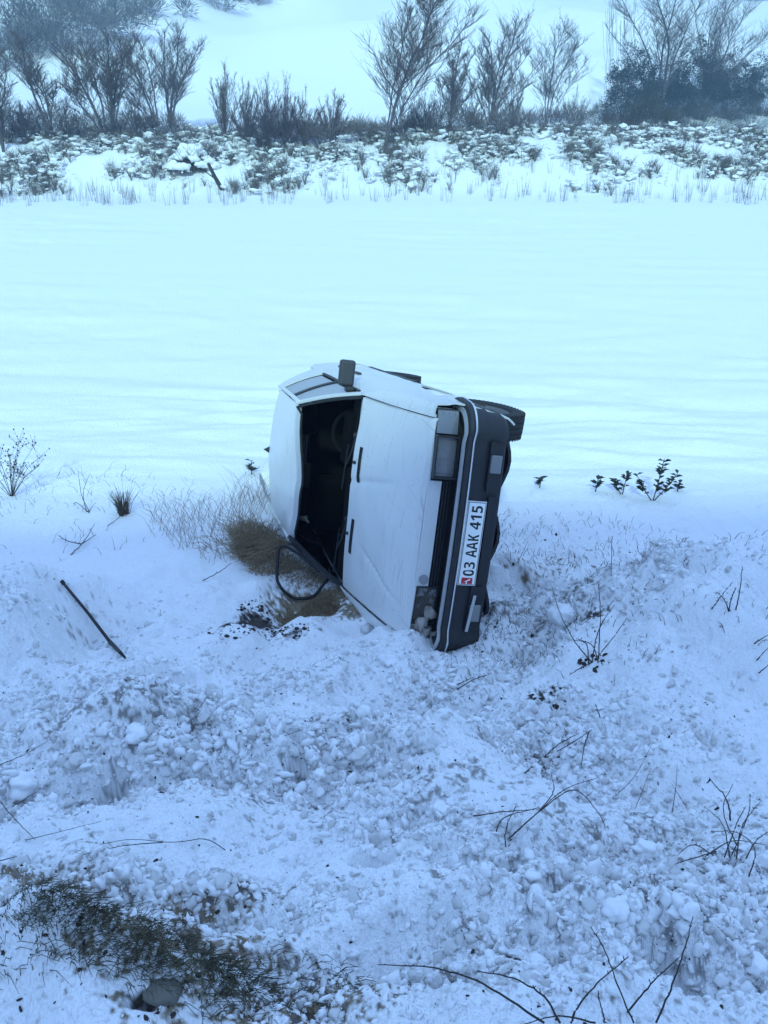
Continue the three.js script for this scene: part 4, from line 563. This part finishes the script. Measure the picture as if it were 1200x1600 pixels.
// stems: [[top px, top py], ...]; branches fan out of each stem and split into twigs
function bareTree(name, label, category, base, tops, o = {}) {
  const TH = o.fineness || 1, b = G(base[0], base[1]); const t = thing(name, label, category, b), R = rng(o.seed || 1), tr = new MB(), cr = new MB(), tw = new MB();
  const grow = (mb, p, dir, len, r0, r1, segs, up, wob, sides) => { const L = [p.clone()], d = dir.clone(); for (let k = 0; k < segs; k++) { d.add(V((R() - 0.5) * wob, (R() - 0.5) * wob + up, (R() - 0.5) * wob)).normalize(); L.push(L[k].clone().addScaledVector(d, len / segs)); } mb.tube(L, r0, r1, sides); return L; };
  if (o.extra !== 0) { const n0 = tops.length; for (let k = 0; k < (o.extra || 3); k++) { const q = tops[k % n0], u = R() - 0.5; tops.push([q[0] + u * 70, lerp(base[1], q[1], 0.55 + R() * 0.4), 0.32 + R() * 0.2, R() * 0.2]); } }
  tops.forEach(([tx, ty, rr = 1, bend = 0.1], si) => {
    const e = atDepth(tx, ty, b).sub(b); e.z += (R() - 0.5) * 0.8 * (tops.length > 1 ? 1 : 0.3); const len = e.length(), r = (o.r || 0.07) * rr * 0.78, N = 14, L = [];
    const side = V(e.y, -e.x * 0.3, 0).normalize().multiplyScalar(len * bend * (e.x < 0 ? -1 : 1));
    for (let k = 0; k <= N; k++) { const f = k / N, p = e.clone().multiplyScalar(f).addScaledVector(side, -Math.sin(f * Math.PI) * 0.5); p.x += noise(f * 5, si * 3.3, o.seed) * 0.05 * len * f; p.z += noise(f * 5 + 9, si * 3.3, o.seed) * 0.05 * len * f; L.push(p); }
    L[0].y -= 0.3; tr.tube(L, (f) => r * (1 - 0.82 * Math.pow(f, 0.8)) + 0.01 * TH, 0, 6);
    const nb = Math.round((o.branches || 26) * Math.max(rr, 0.5) * 1.35);
    for (let k = 0; k < nb; k++) {
      const f = lerp(o.from || 0.2, 0.98, Math.pow(R(), 0.85)), i = Math.min(N - 1, Math.floor(f * N)), p = L[i].clone().lerp(L[i + 1], f * N - i), ax = L[i + 1].clone().sub(L[i]).normalize(), an = R() * 6.28, out = V(Math.cos(an), 0, Math.sin(an)), spread = (o.spread || 0.6) * 1.6;
      const d = ax.clone().addScaledVector(out, spread * (0.6 + R() * 0.7)).normalize(), bl = len * (o.bl || 0.3) * 1.2 * (1.12 - f * 0.75) * (0.6 + R() * 0.7), br = Math.max(0.012 * TH, r * 0.28 * (1 - f * 0.55) * (0.6 + R() * 0.5));
      const B = grow(cr, p, d, bl, br, 0.008 * TH, 5, (o.up ?? 0.12) * 0.5, 0.34, 4), n2 = Math.round((o.twigs || 9) * (0.7 + R() * 0.9));
      for (let j = 0; j < n2; j++) {
        const g = lerp(0.15, 1, R()), q = Math.min(4, Math.floor(g * 5)), p2 = B[q].clone().lerp(B[q + 1], g * 5 - q), a2 = R() * 6.28, d2 = B[q + 1].clone().sub(B[q]).normalize().add(V(Math.cos(a2) * 0.85, 0.1, Math.sin(a2) * 0.85)).normalize(), l2 = bl * (0.22 + R() * 0.35);
        const T = grow(tw, p2, d2, l2, 0.0085 * TH, 0.0045 * TH, 3, o.up2 ?? 0.08, 0.3, 3);
        for (let m = 0; m < (o.fine ?? 3); m++) { const u = R(), v = Math.min(2, Math.floor(u * 3)), p3 = T[v].clone().lerp(T[v + 1], u * 3 - v), a3 = R() * 6.28; grow(tw, p3, T[v + 1].clone().sub(T[v]).normalize().add(V(Math.cos(a3) * 0.8, 0.1, Math.sin(a3) * 0.8)).normalize(), l2 * (0.3 + R() * 0.4), 0.0055 * TH, 0.004 * TH, 2, 0.08, 0.3, 3); }
      }
    }
  });
  part('trunk', tr.geo(), treeBark, t); const c = part('branches', cr.geo(), o.mat || treeBark, t); part('twigs', tw.geo(), o.mat || twigBark, c).userData.kind = 'stuff';
  return t;
}
bareTree('bare_tree', 'slim bare tree at the left edge, its trunk leaning left with a dark base', 'tree', [82, 212], [[32, 62, 1, -0.12], [60, 110, 0.5]], { seed: 11, r: 0.11, branches: 26, from: 0.4, spread: 0.8 });
bareTree('bare_tree', 'bare tree cut by the left edge of the photo', 'tree', [6, 235], [[-12, 70, 1], [14, 110, 0.6]], { seed: 12, r: 0.09, branches: 20 });
bareTree('bare_tree', 'bare tree with a long limb slanting up to the left, third from the left', 'tree', [168, 222], [[92, 78, 1, 0.08], [130, 70, 0.8]], { seed: 13, r: 0.1, branches: 24, from: 0.35 });
bareTree('bare_tree', 'straight bare tree standing right of the slanting one', 'tree', [178, 215], [[170, 55, 1, 0.02], [195, 78, 0.7]], { seed: 14, r: 0.11, branches: 26 });
bareTree('bare_tree', 'bare tree with several slanting stems left of the vase-shaped one', 'tree', [247, 205], [[188, 70, 1, 0.05], [215, 60, 0.8], [205, 95, 0.6]], { seed: 15, r: 0.08, branches: 20 });
bareTree('bare_tree', 'vase-shaped bare tree with a fan of upright limbs, left of the snowy hillside', 'tree', [266, 202], [[255, 48, 0.8, 0.05], [285, 52, 1, 0.05], [312, 72, 0.8, 0.1], [240, 85, 0.7, 0.1], [300, 95, 0.6, 0.1]], { seed: 16, r: 0.085, branches: 20, up: 0.2 });
const mid = [[352, 222, 352, 102, 'taller bare shrub at the left end of the dense row in mid bank'], [385, 222, 380, 122, 'bare shrub second from the left in the dense row in mid bank'], [415, 230, 418, 116, 'bare shrub with purple-brown foot in the middle of the dense row'], [445, 230, 448, 122, 'bare shrub right of the middle of the dense row'], [475, 228, 478, 140, 'low bare shrub in the right half of the dense row'], [518, 226, 524, 136, 'bare shrub ending the dense row beside the open snow']];
function shrubTops(tx, ty, bx, by, n, w, seed) { const R = rng(seed), T = [[tx, ty, 1, 0.02]]; for (let k = 1; k < n; k++) { const u = (R() * 2 - 1); T.push([bx + (tx - bx) * 0.8 + u * w, lerp(by, ty, 1 - Math.abs(u) * 0.3 - R() * 0.42), 0.5 + R() * 0.5, 0.05]); } return T; }
mid.forEach(([bx, by, tx, ty, label], i) => bareTree('bare_shrub', label, 'shrub', [bx, by], shrubTops(tx, ty, bx, by, 26, 30, 330 + i), { extra: 0, fineness: 0.62, seed: 30 + i, r: 0.013, branches: 8, twigs: 5, fine: 1, from: 0.15, bl: 0.26, spread: 0.25, up: 0.3, mat: i === 2 || i === 3 ? purpleBark : twigBark }));
bareTree('bare_tree', 'leaning bare tree at centre, trunk slanting up to the right from the bank', 'tree', [600, 236], [[692, -12, 1.15, 0.08], [640, 25, 0.5, 0.04], [728, 40, 0.4, 0.12]], { extra: 0, seed: 41, r: 0.105, branches: 40, from: 0.22, spread: 0.75, twigs: 10 });
bareTree('bare_tree', 'short bare tree with a bushy trunk right of the leaning one', 'tree', [702, 205], [[722, 60, 1, 0.05], [705, 95, 0.8, -0.1], [735, 90, 0.6]], { seed: 42, r: 0.09, branches: 26, from: 0.1, bl: 0.24 });
bareTree('bare_tree', 'wide bare tree with many thin fanned stems, right of centre', 'tree', [765, 205], [[815, 30, 1, 0.08], [790, 55, 0.8, 0.05], [762, 60, 0.8], [745, 80, 0.6], [832, 75, 0.6, 0.12], [725, 110, 0.5]], { seed: 43, r: 0.075, branches: 20, from: 0.12, up: 0.18 });
bareTree('bare_tree', 'small bare tree with a forked stem and open crown, left of the thicket', 'tree', [852, 205], [[880, 35, 1, 0.06], [905, 60, 0.8, 0.1], [845, 85, 0.6, 0.05]], { seed: 44, r: 0.075, branches: 20, from: 0.3 });
[[628, 222, 622, 140, 'low bare shrub at the foot of the leaning tree'], [662, 218, 665, 128, 'bare shrub between the leaning tree and the bushy trunk'], [735, 212, 735, 140, 'low bare shrub under the wide fanned tree'], [800, 210, 806, 128, 'bare shrub between the fanned tree and the forked one'], [895, 205, 900, 140, 'low bare shrub just left of the dark thicket'], [105, 222, 100, 150, 'bare shrub between the two leftmost trees'], [215, 222, 215, 140, 'bare shrub under the slanting stems at left'], [40, 226, 35, 160, 'low bare shrub by the left edge under the leaning trunk']]
  .forEach(([bx, by, tx, ty, label], i) => bareTree('bare_shrub', label, 'shrub', [bx, by], shrubTops(tx, ty, bx, by, 16, 34, 360 + i), { extra: 0, fineness: 0.65, seed: 60 + i, r: 0.013, branches: 8, twigs: 5, fine: 1, from: 0.15, bl: 0.3, spread: 0.35, up: 0.22 }));
bareTree('bare_tree', 'largest bare tree at right with crooked trunk and hanging vines above the thicket', 'tree', [1025, 195], [[1000, -70, 1, 0.25], [1075, -60, 0.9, 0.1], [960, -20, 0.6, 0.2], [1110, -30, 0.7, 0.1]], { seed: 71, r: 0.16, branches: 34, twigs: 9, fine: 2, from: 0.25, bl: 0.22, spread: 0.9 });
bareTree('bare_tree', 'bare tree of long arching stems sweeping right, at the right edge', 'tree', [1100, 190], [[1195, -30, 1, 0.12], [1160, -50, 0.9, 0.1], [1130, -30, 0.9], [1215, 40, 0.7, 0.15], [1075, -20, 0.8]], { seed: 72, r: 0.075, branches: 26, fine: 2, from: 0.15, up: 0.14 });
{ // vines hanging from the big tree
  const b = G(965, 195), o = thing('hanging_vine', 'curtain of thin vines hanging left of the big tree at right', 'vine', b), R = rng(73), m = new MB();
  for (let k = 0; k < 34; k++) { const x = 945 + R() * 50, a = atDepth(x, R() * 60 - 20, b).sub(b), e = atDepth(x + (R() - 0.5) * 14, 110 + R() * 80, b).sub(b), z = (R() - 0.5) * 1.2; a.z += z; e.z += z; const L = []; for (let i = 0; i <= 6; i++) { const q = a.clone().lerp(e, i / 6); q.x += (R() - 0.5) * 0.14; L.push(q); } m.tube(L, 0.011, 0.007, 3); }
  part('vine_stems', m.geo(), treeBark, o).userData.kind = 'stuff';
}
// dense bushes: branching stems inside, leaves in ragged clumps round the twig ends
function leafBush(name, label, base, w, h, o = {}) {
  const b = G(base[0], base[1]), t = thing(name, label, 'bush', b), R = rng(o.seed), st = new MB(), lf = new MB();
  const depth = -b.z, W = w / F * depth, Hh = h / F * depth;
  for (let k = 0; k < (o.clumps || 60) * 1.8; k++) {
    const a = R() * 6.28, q = Math.sqrt(R()), x = Math.cos(a) * q * W * 0.5, z = Math.sin(a) * q * W * 0.35, top = Hh * Math.sqrt(Math.max(0.1, 1 - q * q * 0.8)) * (0.65 + R() * 0.45), y = top * Math.pow(R(), 0.45);
    const e = V(x, y, z); st.tube([V(x * 0.25, -0.2, z * 0.25), V(x * 0.7, y * 0.5, z * 0.7), e], 0.014, 0.005, 3);
    const cr = (0.2 + R() * 0.3) * (o.size || 1); for (let j = 0; j < (o.leaves || 34); j++) { const d = V(R() - 0.5, R() - (o.thin ? 0.15 : 0.4), R() - 0.5).normalize(), p = e.clone().addScaledVector(d, cr * (0.2 + R())); const s = V(R() - 0.5, R() - 0.5, R() - 0.5).cross(d).normalize(); lf.leaf(p, d, s, (o.leaf || 0.09) * (0.8 + R() * 0.9), (o.leaf || 0.09) * (o.thin || 0.7)); }
    for (let j = 0; j < 4; j++) st.tube([e, e.clone().add(V((R() - 0.5) * 0.5, R() * 0.5, (R() - 0.5) * 0.5))], 0.006, 0.003, 3);
  }
  part('stems', st.geo(), treeBark, t).userData.kind = 'stuff'; part('foliage', lf.geo(), o.mat || std(0.03, 0.036, 0.03, 0.85), t).userData.kind = 'stuff'; return t;
}
const ivy = std(0.022, 0.03, 0.026, 0.8), brush = std(0.06, 0.055, 0.045, 0.9), brush2 = std(0.14, 0.115, 0.115, 0.9);
[[985, 195, 80, 95, 'dark evergreen bush under the crooked trunk of the big tree', ivy, 90], [1040, 190, 80, 75, 'dark bush right of the crooked trunk', ivy, 70], [1085, 185, 90, 100, 'tall dark bush in the middle of the right thicket', ivy, 90], [1140, 185, 90, 85, 'dark bush in the right part of the thicket', ivy, 80], [1190, 180, 80, 80, 'dark bush cut by the right edge of the photo', ivy, 70], [1000, 208, 110, 38, 'low brownish brush at the left foot of the thicket', brush, 70], [1090, 205, 120, 40, 'low olive brown brush in front of the thicket', brush, 80], [1175, 200, 90, 40, 'low brown brush at the right edge below the thicket', brush, 60],
  [75, 215, 90, 42, 'dark undergrowth at the foot of the leftmost trees', brush2, 60], [180, 220, 110, 36, 'undergrowth at the foot of the slanting trees', brush2, 60], [255, 218, 70, 34, 'dark tuft of undergrowth under the vase-shaped tree', brush2, 40], [8, 225, 60, 60, 'dark bush cut by the left edge under the bare trees', brush2, 50], [425, 232, 90, 48, 'purple-brown undergrowth in the dense row of shrubs', std(0.06, 0.045, 0.055, 0.9), 60], [505, 228, 70, 26, 'low undergrowth right of the dense row of shrubs', brush2, 40], [690, 216, 120, 34, 'undergrowth below the short bushy-trunked tree', brush2, 70], [780, 212, 100, 32, 'undergrowth below the wide fanned tree', brush2, 50], [570, 222, 60, 22, 'low undergrowth just left of the leaning trunk', brush2, 30], [870, 205, 90, 26, 'low undergrowth below the forked tree', brush2, 50], [930, 200, 60, 30, 'low brush at the left end of the right thicket', brush, 40]]
  .forEach(([px, py, w, h, label, mat, n], i) => leafBush('bush', label, [px, py], w, h, { seed: 700 + i, mat, clumps: mat === ivy ? n * 1.15 : n * 0.6, leaves: mat === ivy ? 64 : 30, size: 1, leaf: mat === ivy ? 0.11 : 0.3, thin: mat === ivy ? 0 : 0.07 }));
// snow-laden scrub on the face of the bank: one mass of stalks, one of snow pads
{
  const R = rng(801), T = [], P = [], Rd = [], tuft = new MB(), r2 = rng(802);
  for (let k = 0; k < 26; k++) { const a = r2() * 6.28, l = 0.3 + r2() * 0.7, e = V(Math.cos(a) * l * 0.5, l, Math.sin(a) * l * 0.5); tuft.tube([V(0, -0.1, 0), V(e.x * 0.4, l * 0.6, e.z * 0.4), e], 0.011, 0.004, 3); if (k % 2) tuft.tube([V(e.x * 0.5, l * 0.6, e.z * 0.5), V(e.x * 0.5 + (r2() - 0.5) * 0.4, l * (0.7 + r2() * 0.3), e.z * 0.5 + (r2() - 0.5) * 0.4)], 0.007, 0.003, 3); }
  for (let k = 0; k < 36; k++) { const d = V(r2() - 0.5, r2() * 0.7, r2() - 0.5).normalize(), p = V((r2() - 0.5) * 0.8, r2() * 0.6, (r2() - 0.5) * 0.8); tuft.leaf(p, d, V(-d.z, 0, d.x).normalize(), 0.09, 0.05); }
  for (let k = 0; k < 34000; k++) {
    const x = (R() * 2 - 1) * 24, d = 37 + R() * 11, u = (x / 22) , dens = ss(38.2, 40.4, d + 2.6 * noise(x * 0.23, 3.3, 811) + noise(x * 0.9, 1.1, 812) + (x > 0 ? 0.7 : 0)) * clamp(0.34 + 1.7 * noise(x * 0.34, d * 0.5, 810) + 0.25 * ss(42, 46, d));
    if (R() > dens) continue; const y = H(x, -d), s = 0.3 + R() * 0.55;
    if (R() < 0.2) T.push({ p: V(x, y, -d), r: [(R() - 0.5) * 0.5, R() * 6, (R() - 0.5) * 0.5], s });
    else { const q = 0.035 + Math.pow(R(), 3) * 0.14; P.push({ p: V(x, y + R() * 0.45 * (0.3 + s), -d), r: [(R() - 0.5) * 0.6, R() * 6, (R() - 0.5) * 0.6], s: V(q * (0.9 + R()), q * (0.4 + R() * 0.3), q) }); }
  }
  instanced('bank_scrub', tuft.geo(), std(0.17, 0.15, 0.145, 0.9), T, 'mass of low scrub stalks covering the snowy bank beyond the field', 'scrub');
  instanced('scrub_snow', lumpGeo(33, 2, 0.45), cleanSnow, P, 'snow pads lying on the low scrub of the far bank', 'snow');
  const reed = new MB(); for (let k = 0; k < 7; k++) { const a = r2() * 6.28, l = 0.5 + r2() * 0.5; reed.tube([V(Math.cos(a) * 0.1, -0.05, Math.sin(a) * 0.1), V(Math.cos(a) * 0.25, l, Math.sin(a) * 0.25)], 0.006, 0.003, 3); }
  for (let k = 0; k < 420; k++) { const x = (R() * 2 - 1) * 22, d = 35 + R() * 5; Rd.push({ p: V(x, H(x, -d), -d), r: [0, R() * 6, 0], s: 0.25 + R() * 0.65 }); }
  instanced('field_edge_reeds', reed.geo(), twigBark, Rd, 'thin reed stalks standing in the snow along the far field edge', 'reeds');
}
{ // snow-covered mound of brush and a fallen log
  const b = G(300, 268), o = thing('snowy_brush_heap', 'snow-covered brush heap on the left of the bank with a dark log below', 'brush heap', b), R = rng(820), m = new MB(), g = [];
  for (let k = 0; k < 120; k++) { const a = R() * 6.28, l = 0.5 + R() * 1.2; m.tube([V((R() - 0.5) * 1.5, 0, (R() - 0.5)), V(Math.cos(a) * l * 0.8, l * 0.75, Math.sin(a) * l * 0.5)], 0.014, 0.005, 3); }
  for (let k = 0; k < 90; k++) { const a = R() * 6.28, q = Math.sqrt(R()), s = 0.08 + R() * 0.16, l = lumpGeo(40 + (k % 5), 1, 0.3); l.scale(s * 1.4, s * 0.7, s); l.translate(Math.cos(a) * q * 1.15, 0.15 + (1 - q * q) * 0.95 * (0.6 + R() * 0.4), Math.sin(a) * q * 0.7); g.push(l); }
  part('brushwood', m.geo(), treeBark, o).userData.kind = 'stuff'; part('snow_cover', mergeGeometries(g), cleanSnow, o).userData.kind = 'stuff';
  const p = G(345, 296), e = atDepth(325, 255, p).sub(p), lg = thing('fallen_log', 'dark fallen log leaning against the brush heap at the field edge', 'log', p), lm = new MB(); lm.tube([V(0.1, -0.1, 0), e.clone().multiplyScalar(0.5), e], 0.11, 0.07, 7, true); part('trunk', lm.geo(), barkDark, lg); const k2 = new MB(); k2.tube([e.clone().multiplyScalar(0.4), e.clone().multiplyScalar(0.4).add(V(-0.5, 0.35, 0.1))], 0.04, 0.015, 5, true); part('branch_stub', k2.geo(), barkDark, lg);
}
// bushes on the hillside at the upper left
[[20, 60, 90, 60, 'grey brush on the hillside above the leftmost tree'], [80, 40, 90, 50, 'grey brush high on the hillside at the left'], [130, 70, 100, 60, 'grey hillside brush behind the slanting trees'], [150, 25, 100, 55, 'highest patch of grey brush at the top left'], [200, 50, 80, 55, 'dark grey hillside brush above the vase-shaped tree'], [205, 10, 60, 40, 'grey brush at the top edge, left of the open snow'], [110, 10, 70, 30, 'grey brush touching the top edge at left'], [60, 80, 80, 40, 'grey brush low on the left hillside'], [288, 24, 14, 16, 'single small bush alone on the snowy hillside'], [240, 22, 24, 20, 'small bush at the right end of the hillside brush'], [345, 10, 60, 22, 'low dark bushes at the top edge on the open hillside'], [400, 3, 40, 12, 'thin row of brush at the top edge right of the dark bushes'], [8, 100, 40, 40, 'grey hillside brush cut by the left edge']]
  .forEach(([px, py, w, h, label], i) => leafBush('hillside_bush', label, [px, py + h * 0.25], w, h, { seed: 900 + i, mat: std(0.13, 0.125, 0.13, 0.9), clumps: Math.max(8, Math.round(w * 0.45)), leaves: 15, size: 2.4, leaf: 0.75, thin: 0.085 }));

renderer.render(scene, camera);
